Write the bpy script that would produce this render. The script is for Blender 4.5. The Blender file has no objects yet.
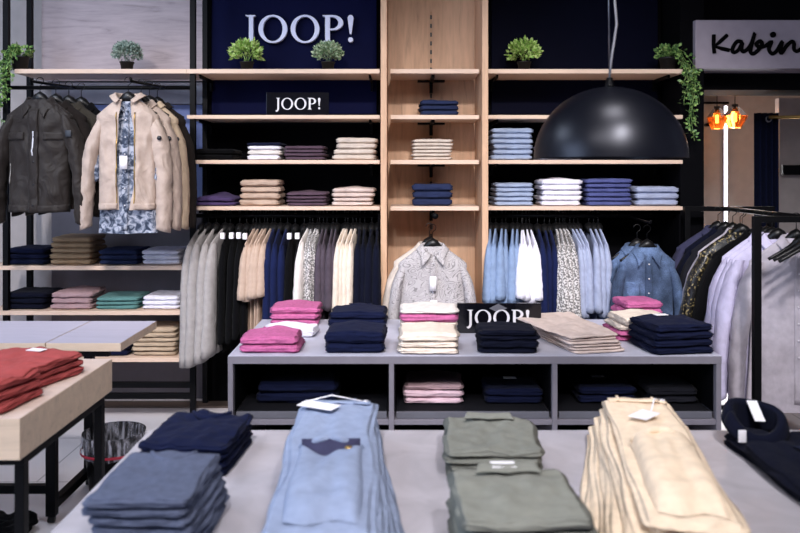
import bpy, bmesh, math, random
from mathutils import Vector, Matrix, noise
PI = math.pi
C = bpy.context.scene.collection
CX, HY, F, CH = 400.0, 172.0, 780.0, 1.45
def X(px, D): return (px-CX)*D/F
def Z(py, D): return CH-(py-HY)*D/F
random.seed(7)

# ------------------------------------------------------------------ materials
def lin(h):
    h = h.lstrip('#'); c = [int(h[i:i+2], 16)/255 for i in (0, 2, 4)]
    return [x/12.92 if x <= .04045 else ((x+.055)/1.055)**2.4 for x in c]
def newmat(name):
    m = bpy.data.materials.new(name); m.use_nodes = True
    nt = m.node_tree; b = nt.nodes['Principled BSDF']
    return m, nt, b
def coords(nt, scale=(1, 1, 1), kind='Object'):
    tc = nt.nodes.new('ShaderNodeTexCoord'); mp = nt.nodes.new('ShaderNodeMapping')
    mp.inputs['Scale'].default_value = scale
    nt.links.new(tc.outputs[kind], mp.inputs[0]); return mp.outputs[0]
def nz(nt, vec, scale, detail=3, dist=0):
    n = nt.nodes.new('ShaderNodeTexNoise'); n.inputs['Scale'].default_value = scale
    n.inputs['Detail'].default_value = detail; n.inputs['Distortion'].default_value = dist
    nt.links.new(vec, n.inputs['Vector']); return n.outputs['Fac']
def ramp(nt, fac, stops):
    r = nt.nodes.new('ShaderNodeValToRGB'); el = r.color_ramp.elements
    while len(el) < len(stops): el.new(.5)
    for e, (p, c) in zip(el, stops): e.position = p; e.color = (*c, 1)
    nt.links.new(fac, r.inputs[0]); return r.outputs[0]
def bump(nt, b, h, strength, dist=.002):
    n = nt.nodes.new('ShaderNodeBump'); n.inputs['Strength'].default_value = strength; n.inputs['Distance'].default_value = dist
    nt.links.new(h, n.inputs['Height']); nt.links.new(n.outputs[0], b.inputs['Normal'])
def mul(c, k): return [min(1, x*k) for x in c]
MATS = {}
def solid(key, col, rough=.5, metal=0, spec=.5, coat=0, bumpy=0):
    m, nt, b = newmat(key); c = lin(col)
    v = coords(nt)
    f = nz(nt, v, 14, 4)
    nt.links.new(ramp(nt, f, [(.3, mul(c, .93)), (.7, mul(c, 1.05))]), b.inputs['Base Color'])
    b.inputs['Roughness'].default_value = rough; b.inputs['Metallic'].default_value = metal
    b.inputs['Specular IOR Level'].default_value = spec; b.inputs['Coat Weight'].default_value = coat
    if bumpy: bump(nt, b, nz(nt, v, 120, 2), bumpy)
    MATS[key] = m; return m
def fabric(key, col, rough=.9, sheen=.02, kind='plain', spec=.08, wrk=.3):
    m, nt, b = newmat(key); c = lin(col); v = coords(nt)
    if kind == 'plain':
        nt.links.new(ramp(nt, nz(nt, v, 30, 5), [(.3, mul(c, .9)), (.7, mul(c, 1.08))]), b.inputs['Base Color'])
        bump(nt, b, nz(nt, v, 350, 2), .35, .0015)
    elif kind == 'knit':
        w = nt.nodes.new('ShaderNodeTexWave'); w.inputs['Scale'].default_value = 90; w.inputs['Distortion'].default_value = 1.5
        nt.links.new(v, w.inputs['Vector'])
        nt.links.new(ramp(nt, nz(nt, v, 60, 6), [(.3, mul(c, .85)), (.7, mul(c, 1.12))]), b.inputs['Base Color'])
        bump(nt, b, w.outputs['Fac'], .35, .0012)
    elif kind == 'denim':
        f = nz(nt, v, 7, 3); g = nz(nt, v, 240, 2)
        mx = nt.nodes.new('ShaderNodeMath'); mx.operation = 'MULTIPLY_ADD'; mx.inputs[1].default_value = .35
        nt.links.new(g, mx.inputs[0]); nt.links.new(f, mx.inputs[2])
        nt.links.new(ramp(nt, mx.outputs[0], [(.5, mul(c, .45)), (.68, c), (.85, mul(c, 2.2))]), b.inputs['Base Color'])
        bump(nt, b, g, .3)
    elif kind == 'paisley':
        n1 = nz(nt, v, 9, 1.0, 2.2)
        w = nt.nodes.new('ShaderNodeMath'); w.operation = 'PINGPONG'; w.inputs[1].default_value = .045
        nt.links.new(n1, w.inputs[0])
        nt.links.new(ramp(nt, w.outputs[0], [(.006, mul(c, .5)), (.016, c)]), b.inputs['Base Color'])
    elif kind == 'floral':
        vo = nt.nodes.new('ShaderNodeTexVoronoi'); vo.inputs['Scale'].default_value = 34
        n1 = nz(nt, v, 34, 4, 1.0)
        nt.links.new(ramp(nt, n1, [(.38, lin('343c4c')), (.48, lin('666e7e')), (.60, c)]), b.inputs['Base Color'])
    elif kind == 'speckle':
        nt.links.new(ramp(nt, nz(nt, v, 110, 3), [(.47, mul(c, .25)), (.55, c)]), b.inputs['Base Color'])
    elif kind == 'sequin':
        nt.links.new(ramp(nt, nz(nt, v, 75, 2), [(.56, lin('0b0a0a')), (.64, c)]), b.inputs['Base Color'])
        rough = .35; spec = .6
        bump(nt, b, nz(nt, v, 150, 1), .8)
    # broad crumple relief under the weave
    cr = nz(nt, coords(nt, (1, 1, .6)), 11, 2.5, 1.2)
    bn = nt.nodes.new('ShaderNodeBump'); bn.inputs['Strength'].default_value = wrk; bn.inputs['Distance'].default_value = .018
    nt.links.new(cr, bn.inputs['Height'])
    if b.inputs['Normal'].is_linked: nt.links.new(b.inputs['Normal'].links[0].from_socket, bn.inputs['Normal'])
    nt.links.new(bn.outputs[0], b.inputs['Normal'])
    b.inputs['Roughness'].default_value = rough
    b.inputs['Specular IOR Level'].default_value = spec
    b.inputs['Sheen Weight'].default_value = sheen; b.inputs['Sheen Roughness'].default_value = .6
    MATS[key] = m; return m
def wood(key, col, axis='x', amt=.18, rough=.5):
    m, nt, b = newmat(key); c = lin(col)
    sc = {'x': (1.2, 9, 9), 'z': (9, 9, 1.0), 'y': (9, 1.2, 9)}[axis]
    v = coords(nt, sc)
    f = nz(nt, v, 2.2, 7, 1.6); g = nz(nt, v, 14, 5, .5)
    a = nt.nodes.new('ShaderNodeMath'); a.operation = 'MULTIPLY_ADD'; a.inputs[1].default_value = .35
    nt.links.new(g, a.inputs[0]); nt.links.new(f, a.inputs[2])
    nt.links.new(ramp(nt, a.outputs[0], [(.4, mul(c, 1-amt*1.6)), (.56, mul(c, 1-amt*.3)), (.66, c), (.85, mul(c, 1+amt*.6))]), b.inputs['Base Color'])
    b.inputs['Roughness'].default_value = rough; b.inputs['Specular IOR Level'].default_value = .35
    bump(nt, b, g, .08)
    MATS[key] = m; return m
def emit(key, col, s):
    m, nt, b = newmat(key)
    b.inputs['Emission Color'].default_value = (*lin(col), 1); b.inputs['Emission Strength'].default_value = s
    b.inputs['Base Color'].default_value = (*lin(col), 1); MATS[key] = m; return m
def concrete(key, col, k=.12, rough=.45, scale=5):
    m, nt, b = newmat(key); c = lin(col); v = coords(nt)
    f = nz(nt, v, scale, 8, .8)
    nt.links.new(ramp(nt, f, [(.3, mul(c, 1-k)), (.7, mul(c, 1+k))]), b.inputs['Base Color'])
    b.inputs['Roughness'].default_value = rough; b.inputs['Specular IOR Level'].default_value = .4
    MATS[key] = m; return m

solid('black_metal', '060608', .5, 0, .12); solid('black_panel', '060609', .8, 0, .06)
solid('black_plastic', '0b0b0c', .4, 0, .4); solid('navy_shaded', '05071a', .7, 0, .06); solid('navy_panel', '050a30', .7, 0, .08)
solid('steel', '8c8c92', .3, 1); solid('cream_wall', 'b3aba8', .85); solid('grey_wall', 'a2a2ae', .85)
solid('blue_wall', '6c7aac', .8); solid('dark_grey', '767076', .8); solid('white_plastic', 'd6d4d8', .5)
solid('letter', 'dde2ff', .45, 0, .4); solid('sign_black', '0c0c12', .12, 0, .5); solid('ceiling', '0e0e12', .9)
solid('sign_white', '9c939e', .5); solid('ink', '050506', .8, 0, .05); solid('paper', 'ece9ec', .7)
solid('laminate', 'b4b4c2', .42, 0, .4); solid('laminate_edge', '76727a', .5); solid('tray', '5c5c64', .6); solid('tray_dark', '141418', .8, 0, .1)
solid('dome', '10121c', .36, .5, .7); solid('cord', '76767c', .45); solid('brass', 'a98a52', .35, 1)
solid('pot_black', '0d0c0c', .6); solid('soil', '1c130e', .95); solid('amber_wall', 'c6bab2', .8)
solid('red_band', 'b02038', .5); solid('button_white', 'd8d6da', .35); solid('button_dark', '17171d', .4)
solid('hanger_wood', '8e8884', .5); solid('zip', '9a948c', .35, .8); solid('brown_strip', '4b3f39', .6)
concrete('table_top', 'aeaab0', .14, .42, 7)
wood('oak', 'dcbb9c', 'x'); wood('oak_edge', 'd8bda8', 'x', .08); wood('oak_v', 'c8a385', 'z', .2)
wood('oak_pale', 'b0a1a4', 'x', .2); wood('oak_table', 'cdb79f', 'x', .14); wood('oak_side', 'c9ad90', 'y', .16)
wood('oak_top', 'cdb8ab', 'x', .10)
wood('oak_top_grey', 'b3adba', 'x', .08)
FAB = dict(navy='0f142c', deepnavy='0b0e1e', midnavy='252d4a', black='060608', charcoal='1c1c22', slate='5a6378', olive='66685f', cream='decfbf',
  creampant='e2cdb2', white='e2e0ea', pink='c45a9c', coral='9e4846', tan='b39c8b', khaki='a48a6c', plum='54424e', purple='4b3d63',
  mauve='a98d90', teal='5d8784', lightblue='7d90ae', skyblue='98a5be', paleblue='9ca4bc', violetblue='4e5484', lilac='c2bcd6',
  linen='b3acb4', beige='cdbbb2', rosepale='d7b9c2', greyshirt='9f9a98', brown='3d3430', darkbrown='1e1917', stone='c9bcb0',
  olivelight='7c7d74', bluejean='8b97b0', indigo='151d40', mossgrey='35312b', sand='b5a18a', offwhite='d9d2cc', plumgrey='4e454e', violetgrey='3a3a52')
for k, h in FAB.items(): fabric('f_'+k, h)
fabric('k_navy', '0f1530', kind='knit'); fabric('k_slate', '585f74', kind='knit'); fabric('k_pink', 'b9628f', kind='knit')
fabric('denim', '4b5b76', kind='denim'); fabric('denim_light', '6d90cf', kind='denim')
fabric('paisley', 'b0abac', kind='paisley'); fabric('floral', 'a2a6b2', kind='floral'); fabric('speckle', 'd0ccca', kind='speckle')
fabric('sequin', '9a8a60', kind='sequin'); fabric('shell_brown', '241e1b', .6, .03, spec=.25, wrk=.9); fabric('shell_beige', 'ab998d', .6, .05, spec=.3, wrk=.8)
for k, cols in dict(leaf_bright=('6f9a3a', 'a4cc62', 'd0e098'), leaf_sage=('60805a', '98b088', 'c4d0b4'), leaf_grey=('566e62', '90a498', 'bccabc'), leaf_ivy=('34562a', '668f48', 'a6c070')).items():
    m, nt, b = newmat(k); v = coords(nt)
    nt.links.new(ramp(nt, nz(nt, v, 60, 1), [(.35, lin(cols[0])), (.5, lin(cols[1])), (.65, lin(cols[2]))]), b.inputs['Base Color'])
    b.inputs['Roughness'].default_value = .5; MATS[k] = m
m, nt, b = newmat('floor_tile')
v = coords(nt, (1, 1, 1)); br = nt.nodes.new('ShaderNodeTexBrick'); br.inputs['Scale'].default_value = 1
br.inputs['Brick Width'].default_value = .9; br.inputs['Row Height'].default_value = .6; br.inputs['Mortar Size'].default_value = .004
br.inputs['Color1'].default_value = (*lin('e2dddf'), 1); br.inputs['Color2'].default_value = (*lin('dcd6d9'), 1); br.inputs['Mortar'].default_value = (*lin('a8a3a6'), 1)
nt.links.new(v, br.inputs['Vector']); nt.links.new(br.outputs['Color'], b.inputs['Base Color']); b.inputs['Roughness'].default_value = .35
MATS['floor_tile'] = m
m, nt, b = newmat('amber_glass'); b.inputs['Base Color'].default_value = (*lin('ffc47c'), 1); b.inputs['Transmission Weight'].default_value = .9
b.inputs['Roughness'].default_value = .05; b.inputs['IOR'].default_value = 1.2; MATS['amber_glass'] = m
m, nt, b = newmat('bag_film'); b.inputs['Base Color'].default_value = (*lin('c8c8d4'), 1); v = coords(nt, (1, 1, .15)); nt.links.new(ramp(nt, nz(nt, v, 60, 3), [(.42, (.04,)*3), (.66, (.55,)*3)]), b.inputs['Alpha']); b.inputs['Specular IOR Level'].default_value = .2
b.inputs['Roughness'].default_value = .2; MATS['bag_film'] = m
m, nt, b = newmat('slots'); v = coords(nt); w_ = nt.nodes.new('ShaderNodeTexWave'); w_.bands_direction = 'Z'; w_.inputs['Scale'].default_value = 5.7
nt.links.new(v, w_.inputs['Vector']); nt.links.new(ramp(nt, w_.outputs['Fac'], [(.45, lin('08080a')), (.5, lin('b8906c'))]), b.inputs['Base Color']); MATS['slots'] = m
emit('led', 'f4f2ff', 5); emit('filament', 'ffb860', 14)

# ------------------------------------------------------------------ mesh helpers (authored in world metres)
def rootof(o):
    while o.parent: o = o.parent
    return o
def tag(o, label=None, cat=None, group=None, kind=None):
    if label:
        n = len(label.split()); assert 4 <= n <= 16 or cat is None, (n, label)
        o['label'] = label
    if cat: o['category'] = cat
    if group: o['group'] = group
    if kind: o['kind'] = kind
    return o
def thing(name, label, cat, loc=(0, 0, 0), group=None):
    o = bpy.data.objects.new(name, None); C.objects.link(o); o.location = loc; o.empty_display_size = .05
    return tag(o, label, cat, group)
def mk(name, vf, mat, parent=None, smooth=True, local=False, base=None):
    vs, fs = vf
    me = bpy.data.meshes.new(name)
    if local: off = Vector((0, 0, 0))
    elif parent: off = rootof(parent).location.copy()
    else:
        xs = [v[0] for v in vs]; ys = [v[1] for v in vs]; zs = [v[2] for v in vs]
        off = Vector(base) if base else Vector(((min(xs)+max(xs))/2, (min(ys)+max(ys))/2, min(zs)))
    me.from_pydata([Vector(v)-off for v in vs], [], fs); me.update()
    if smooth: me.polygons.foreach_set('use_smooth', [True]*len(me.polygons))
    me.materials.append(MATS[mat] if isinstance(mat, str) else mat)
    o = bpy.data.objects.new(name, me); C.objects.link(o)
    if parent: o.parent = parent
    elif not local: o.location = off
    return o
def add(*vfs):
    V, Fc = [], []
    for vs, fs in vfs:
        n = len(V); V += [tuple(v) for v in vs]; Fc += [tuple(i+n for i in f) for f in fs]
    return V, Fc
def boxvf(x0, x1, y0, y1, z0, z1, bev=.002):
    bm = bmesh.new(); bmesh.ops.create_cube(bm, size=1)
    for v in bm.verts: v.co = Vector(((x0+x1)/2+v.co.x*(x1-x0), (y0+y1)/2+v.co.y*(y1-y0), (z0+z1)/2+v.co.z*(z1-z0)))
    if bev: bmesh.ops.bevel(bm, geom=bm.edges[:], offset=bev, segments=2, affect='EDGES', profile=.6)
    bm.verts.index_update(); r = ([tuple(v.co) for v in bm.verts], [tuple(v.index for v in f.verts) for f in bm.faces]); bm.free(); return r
def box(name, x0, x1, y0, y1, z0, z1, mat, parent=None, bev=.002): return mk(name, boxvf(x0, x1, y0, y1, z0, z1, bev), mat, parent, smooth=False)
def tube(pts, r, n=8, cap=True):
    pts = [Vector(p) for p in pts]; V, Fc = [], []; R = r if isinstance(r, (list, tuple)) else [r]*len(pts)
    up = None
    for i, p in enumerate(pts):
        t = (pts[min(i+1, len(pts)-1)]-pts[max(i-1, 0)]).normalized()
        if up is None: up = t.orthogonal().normalized()
        up = (up-t*up.dot(t)).normalized(); b = t.cross(up)
        for k in range(n):
            a = 2*PI*k/n; V.append(p+(up*math.cos(a)+b*math.sin(a))*R[i])
    for i in range(len(pts)-1):
        for k in range(n): Fc.append((i*n+k, i*n+(k+1) % n, (i+1)*n+(k+1) % n, (i+1)*n+k))
    if cap: Fc += [tuple(range(n))[::-1], tuple(range((len(pts)-1)*n, len(pts)*n))]
    return V, Fc
def lathe(c, prof, n=32, sx=1, sy=1):
    V, Fc = [], []
    for r, z in prof:
        for k in range(n):
            a = 2*PI*k/n; V.append((c[0]+r*math.cos(a)*sx, c[1]+r*math.sin(a)*sy, c[2]+z))
    for i in range(len(prof)-1):
        for k in range(n): Fc.append((i*n+k, i*n+(k+1) % n, (i+1)*n+(k+1) % n, (i+1)*n+k))
    return V, Fc
def grid(fn, nu, nv):
    V = [fn(i/nu, j/nv) for j in range(nv+1) for i in range(nu+1)]
    Fc = [(j*(nu+1)+i, j*(nu+1)+i+1, (j+1)*(nu+1)+i+1, (j+1)*(nu+1)+i) for j in range(nv) for i in range(nu)]
    return V, Fc
def solidify(o, t, off=0):
    m = o.modifiers.new('thickness', 'SOLIDIFY'); m.thickness = t; m.offset = off; return o

# ------------------------------------------------------------------ folded garments
def fold_vf(w, d, t, seed=0, front=2, side=4, tent=0., sag=0., wr=.004, n=(26, 20, 8), taper=0., rough=.004, bend=0., rz=.97):
    hx, hy, hz = w/2, d/2, t/2; nx, ny, nzz = n
    rx, ry, rzz = min(.028, hx*.3), min(.03, hy*.3), hz*rz
    idx, V, Fc = {}, [], []
    sd = seed*7.31
    def vert(i, j, k):
        key = (i, j, k)
        if key in idx: return idx[key]
        a, b, c = 2*i/nx-1, 2*j/ny-1, 2*k/nzz-1
        p = Vector((a*hx, b*hy, c*hz))
        q = Vector((max(-(hx-rx), min(hx-rx, p.x)), max(-(hy-ry), min(hy-ry, p.y)), max(-(hz-rzz), min(hz-rzz, p.z))))
        dd = Vector(((p.x-q.x)/rx, (p.y-q.y)/ry, (p.z-q.z)/rzz))
        if dd.length > 1e-6:
            dd.normalize(); p = Vector((q.x+dd.x*rx, q.y+dd.y*ry, q.z+dd.z*rzz))
        sx = abs(a) > .999; sy = abs(b) > .999
        if sx or sy:
            L = front if (sy and not sx) else side
            g = min(.007, t*.28)*abs(math.cos(PI*L*(c+1)/2))**2.2
            g += min(.006, t*.2)*(noise.noise(Vector((a*3+sd, b*3, c*2.5+sd)))) 
            if sx: p.x -= math.copysign(g, a)
            if sy: p.y -= math.copysign(g, b)
        fx, fy = p.x/hx, p.y/hy
        p.x += rough*noise.noise(Vector((fy*1.7+sd, c*1.2, 3.1+sd)))*2
        p.y += rough*noise.noise(Vector((fx*1.9+sd, c*1.1, 8.7+sd)))*2
        top = (c+1)/2
        p.z += top*(wr*noise.noise(Vector((fx*2.2+sd, fy*2.0, sd)))+wr*.5*noise.noise(Vector((fx*5+sd, fy*5, sd+4))))
        p.z += top*tent*math.exp(-(fx-.1*math.sin(sd))**2*4)*(.6+.4*fy)
        p.z -= top*sag*(fx*fx)
        p.x *= 1+taper*fy
        p.x += bend*fy*fy
        p.z += hz
        idx[key] = len(V); V.append(tuple(p)); return idx[key]
    def quad(f, u, v_, flip):
        for i in range(u):
            for j in range(v_):
                q = [f(i, j), f(i+1, j), f(i+1, j+1), f(i, j+1)]
                Fc.append(tuple(vert(*x) for x in (q[::-1] if flip else q)))
    quad(lambda i, j: (i, j, nzz), nx, ny, False); quad(lambda i, j: (i, j, 0), nx, ny, True)
    quad(lambda i, k: (i, 0, k), nx, nzz, False); quad(lambda i, k: (i, ny, k), nx, nzz, True)
    quad(lambda j, k: (0, j, k), ny, nzz, True); quad(lambda j, k: (nx, j, k), ny, nzz, False)
    return V, Fc
ORD = ['topmost', 'second from top', 'third from top', 'fourth from top', 'fifth from top', 'sixth from top', 'seventh from top', 'eighth from top']
_seed = [0]
def stack(cx, cy, z, w, d, items, place, rot=0, kind='sweater', tent=0., wr=.004, group=None, drift=(0, 0), collar=None, tagged=False, n=(26, 20, 8), cat='clothes', jit=1., side=4, taper=0, bend=0, spin=0):
    """items from the bottom up: (material, colour words, thickness)"""
    N = len(items); out = []; zz = z+.0008
    for i, (mt, cw, t) in enumerate(items):
        _seed[0] += 1; s = _seed[0]; rnd = random.Random(s*13)
        top = i == N-1
        vf = fold_vf(w*(1+jit*rnd.uniform(-.03, .03)), d*(1+jit*rnd.uniform(-.03, .03)), t*.985, s, tent=tent if top else 0, wr=wr if top else .0, sag=0, n=n, side=side, taper=taper, bend=bend)
        pos = ORD[N-1-i] if i > 0 or N == 1 else 'lowest'
        lab = (cw+' folded '+kind+', '+pos+' in the '+place) if N > 1 else (cw+' folded '+kind+' '+place)
        nm = 'folded_'+kind.replace(' ', '_')
        loc = (cx+jit*rnd.uniform(-.004, .004)+drift[0]*i, cy+jit*rnd.uniform(-.004, .004)+drift[1]*i, zz)
        r = math.radians(rot+spin*i+jit*rnd.uniform(-2, 2))
        if top and (collar or tagged):
            o = thing(nm, lab, cat, loc, group)
            mk('body', vf, mt, o, local=True)
            if collar:
                cw_, ch = collar
                c = mk('collar', tube([(-cw_+2*cw_*u, d/2-.018-.05*math.sin(PI*u), t*.9+tent*.5+.003-.004*math.sin(PI*u)) for u in [k/12 for k in range(13)]], [.004+ch*math.sin(PI*min(1, max(0, (k+.5)/13))) for k in range(13)], 8), mt, o, local=True)
            if tagged:
                mk('price_tag', boxvf(-.03, .03, d/2-.075, d/2-.04, t+tent+.002, t+tent+.004, 0), 'paper', o, False, local=True)
            o.rotation_euler = (0, 0, r)
        else:
            o = mk(nm, vf, mt, local=True); tag(o, lab, cat, group); o.location = loc; o.rotation_euler = (0, 0, r)
        out.append(o); zz += t
    return out
def same(mt, cw, t, n): return [(mt, cw, t)]*n

# ------------------------------------------------------------------ hanging garments (local: z=0 neck, front -y)
class G:
    def __init__(s, W=.40, L=.66, hd=.05, neck=.058, drop=.10, flare=.02, wr=.006, folds=.010, seed=0, gap=None, waist=0):
        s.W, s.L, s.hd, s.neck, s.drop, s.flare, s.wr, s.folds, s.sd, s.gap, s.waist = W, L, hd, neck, drop, flare, wr, folds, seed*5.17, gap, waist
    def dims(s, v):        # v: 0 neck, .14 shoulder point, 1 hem
        if v < .14:
            k = v/.14; return s.neck+(s.W/2-s.neck)*k, s.hd*(.62+.38*k), -s.drop*k**1.12
        t = (v-.14)/.86; z = -s.drop-(s.L-s.drop)*t
        hw = s.W/2-.018*math.sin(min(1, t*4)*PI/2)-s.waist*math.sin(PI*t)+s.flare*t*t
        return hw, s.hd*(1+.15*t), z
    def vz(s, z):
        z = -z
        return .14*(max(0, z)/s.drop)**.893 if z < s.drop else .14+.86*(z-s.drop)/(s.L-s.drop)
    def disp(s, x, z, side):
        t = min(1, max(0, -z/s.L))
        rg = 1-abs(noise.noise(Vector((x*13+s.sd, z*7+x*5, side*2-s.sd))))*3.2
        return s.wr*.9*max(0, rg)**2 + s.wr*(noise.noise(Vector((x*9+s.sd, z*5, side*3+s.sd)))+.6*noise.noise(Vector((x*22+s.sd, z*13, side+s.sd)))) + s.folds*t**1.3*math.sin(x*38+s.sd+2.5*noise.noise(Vector((x*4, z*3, s.sd))))
    def pt(s, x, v, side, out=0.):
        hw, hd, z = s.dims(v); u = min(1, abs(x)/hw)
        y = hd*(1-u**2.4)**(1/2.4)
        edge = min(1, (1-u)*5)
        return Vector((x, side*(y+out+s.disp(x, z, side)*edge), z+.004*noise.noise(Vector((x*8+s.sd, side, 1)))*v))
    def body(s, nth=30, nv=34):
        V = []; Fc = []; n = 2*nth
        for j in range(nv+1):
            v = j/nv; v = v*.9+.1*v*v
            hw, hd, z = s.dims(v)
            g = s.gap(v) if s.gap else 0
            if s.gap:     # open front: strip from right front edge round the back to the left front edge
                for i in range(n+1):
                    a = i/n
                    if a < .25: x = g[1]+(hw-g[1])*math.sin(a/.25*PI/2); side = -1
                    elif a <= .75: x = hw*math.cos((a-.25)/.5*PI); side = 1
                    else: x = -hw+(hw+g[0])*(1-math.cos((a-.75)/.25*PI/2)); side = -1
                    V.append(s.pt(x, v, side))
            else:
                for i in range(n):
                    a = 2*PI*i/n; x = hw*math.cos(a); V.append(s.pt(x, v, 1 if math.sin(a) >= 0 else -1))
        m = n+1 if s.gap else n
        for j in range(nv):
            for i in range(n):
                k = i+1 if s.gap else (i+1) % n
                Fc.append((j*m+i, (j+1)*m+i, (j+1)*m+k, j*m+k))
        return V, Fc
    def patch(s, x0, x1, z0, z1, out=.003, nu=4, nv=16, side=-1):
        return grid(lambda u, w: s.pt(x0+(x1-x0)*u, s.vz(z0+(z1-z0)*w), side, out), nu, nv)
    def sleeve(s, sg, Ls=.58, ang=7, r0=.062, r1=.042, fwd=0., n=18, nv=26, flat=.62, bendk=.02, wk=.006):
        a = math.radians(ang); S = Vector((sg*(s.W/2-.042), 0, -s.drop-.032))
        d = Vector((sg*math.sin(a), -fwd, -math.cos(a))).normalized()
        V, Fc = [], []
        for j in range(nv+1):
            t = j/nv
            sh = math.sin(min(1, t*5)*PI/2)
            c = S+d*(Ls*t)+Vector((sg*(.028*sh+bendk*math.sin(PI*t)), 0, .035*(1-sh)))
            r = r0+(r1-r0)*t**.8
            r *= .55+.45*sh
            for k in range(n):
                b = 2*PI*k/n
                w = 1+wk*16*max(0, 1-3.2*abs(noise.noise(Vector((math.cos(b)*.9+s.sd, math.sin(b)*.9-s.sd, t*7+b*.25)))))**2+wk*12*noise.noise(Vector((math.cos(b)*1.2+sg*3, math.sin(b)*1.2+s.sd, t*9+s.sd)))
                V.append((c.x+r*flat*w*math.cos(b), c.y+r*w*math.sin(b), c.z+(.012*math.cos(b)*sg*(-1) if t > .97 else 0)))
        for j in range(nv):
            for k in range(n): Fc.append((j*n+k, j*n+(k+1) % n, (j+1)*n+(k+1) % n, (j+1)*n+k))
        Fc.append(tuple(range(nv*n, nv*n+n)))
        return V, Fc
    def collar(s, fall=.035, tip=.065, spread=.035, h=.022, front=.06, open_=.12):
        def f(u, w):
            ph = -PI/2+open_+(2*PI-2*open_)*u
            fr = max(0, -math.sin(ph))**1.8; ft = max(0, -math.sin(ph))**7           # 1 at front
            R, Ry = s.neck*1.0, s.hd*.62+.018
            z0 = h-front*fr-.008
            sgx = math.copysign(1, math.cos(ph)) if abs(math.cos(ph)) > 1e-4 else 0
            base = Vector((R*math.cos(ph), Ry*math.sin(ph), z0))
            if w < .34: return base+Vector((0, 0, -h*(1-w/.34)*.9))
            k = (w-.34)/.66
            L = fall+(tip-fall)*ft
            return base+Vector((math.cos(ph)*.034*k+sgx*spread*ft*k, math.sin(ph)*(.014+.010*k)*min(1, k*3), -L*k*.9+.006*math.sin(min(1, k*3)*PI)))
        return grid(f, 48, 8)
def hanger_vf(w=.30, hook=.10, thick=.012, big=False):
    bar = tube([(x, 0, -.005-.095*(abs(x)/(w/2))) for x in [(-1+2*k/20)*w/2 for k in range(21)]], [thick*.7+.022*math.exp(-((k-10)/2.6)**2) for k in range(21)], 8)
    h = [(0, 0, -.01), (0, 0, hook-.045)]+[(.020*math.sin(a)*1.0, 0, hook-.02-.020*math.cos(a)*1.0) for a in [math.radians(x) for x in range(20, 271, 25)]]
    hk = tube(h, .0022, 6)
    return bar, hk
_hb = hanger_vf(); HM = None
def hanger(loc, rz, label, group, parts=False, s=1, mt='black_plastic'):
    global HM
    if parts:
        o = thing('clothes_hanger', label, 'hanger', loc, group)
        mk('shoulder_bar', _hb[0], mt, o, local=True); mk('hook', _hb[1], 'black_metal', o, local=True)
    else:
        if HM is None:
            o = mk('clothes_hanger', add(*_hb), mt, local=True); HM = o
        else:
            o = HM.copy(); C.objects.link(o)
        o.location = loc; tag(o, label, 'hanger', group)
    o.rotation_euler = (0, 0, rz); o.scale = (s, s, s); return o

# ------------------------------------------------------------------ the setting
def struct(name, *a, **k):
    o = box(name, *a, **k); o['kind'] = 'structure'; return o
YB = 5.05
struct('floor', -3.7, 3.9, -3.2, 6.9, -.1, 0, 'floor_tile', bev=0)
struct('ceiling', -3.7, 3.9, -3.2, 6.9, 3.3, 3.4, 'ceiling', bev=0)
struct('wall_left', -3.8, -3.7, -3.2, 6.9, 0, 3.3, 'grey_wall', bev=0)
struct('wall_right', 3.9, 4.0, -3.2, 6.9, 0, 3.3, 'grey_wall', bev=0)
struct('wall_front', -3.7, 3.9, -3.3, -3.2, 0, 3.3, 'grey_wall', bev=0)
struct('wall_back', -3.7, 1.66, YB, YB+.12, 0, 3.3, 'cream_wall', bev=0)
struct('trim_1', 1.66, 1.80, 4.62, YB+.12, 0, 3.3, 'black_panel', bev=0)
struct('trim_2', 1.80, 3.9, 4.80, YB+.12, 1.955, 3.3, 'black_panel', bev=0)
struct('wall_fitting', 1.80, 3.9, 6.5, 6.6, 0, 3.3, 'amber_wall', bev=0)
struct('trim_3', -3.7, 1.66, 4.79, 4.90, 0, .012, 'brown_strip', bev=0)
struct('trim_4', 1.80, 3.9, 5.17, 6.5, 2.42, 2.48, 'amber_wall', bev=0)

# ------------------------------------------------------------------ left wall rack
FY, BY = 4.55, 4.88
zs = {'top': 2.051, 'a': 1.7825, 'b': 1.52, 'c': 1.249}
rk = thing('shelving_rack', 'black steel wall rack with oak shelves and jackets, left of lettered dark bay', 'shelf', (-1.78, 4.7, 0))
for x in (-2.31, -1.215):
    for y in (FY+.03, 4.87): box('post', x-.016, x+.016, y-.016, y+.016, 0, 3.2, 'black_metal', rk)
box('back_panel', -2.275, -1.25, 4.95, 4.985, 2.03, 3.2, 'oak_pale', rk); rk.children[-1]['label'] = 'pale oak upper panel'
o = box('back_panel', -2.23, -1.23, 4.99, 5.03, 1.22, 1.88, 'blue_wall', rk); o['label'] = 'blue panel behind the jackets'
o = box('back_panel', -2.23, -1.23, 4.99, 5.03, .0, 1.215, 'dark_grey', rk); o['label'] = 'dark grey lower panel'
o = box('back_panel', -2.23, -1.23, 4.99, 5.03, 1.885, 2.025, 'grey_wall', rk); o['label'] = 'light grey strip under the top shelf'
box('shelf', -2.25, -1.245, FY, BY, zs['top']-.026, zs['top'], 'oak_edge', rk)
for z in (.902, .639, .365): box('shelf', -2.42, -1.25, FY, BY, z-.024, z, 'oak_edge', rk)
mk('hanging_rail', tube([(-2.31, FY+.03, 1.945), (-1.215, FY+.03, 1.945)], .012), 'black_metal', rk)
for z in (.20, .135): box('cross_bar', -2.42, -1.2, FY+.02, FY+.05, z-.016, z+.016, 'black_metal', rk)
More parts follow.
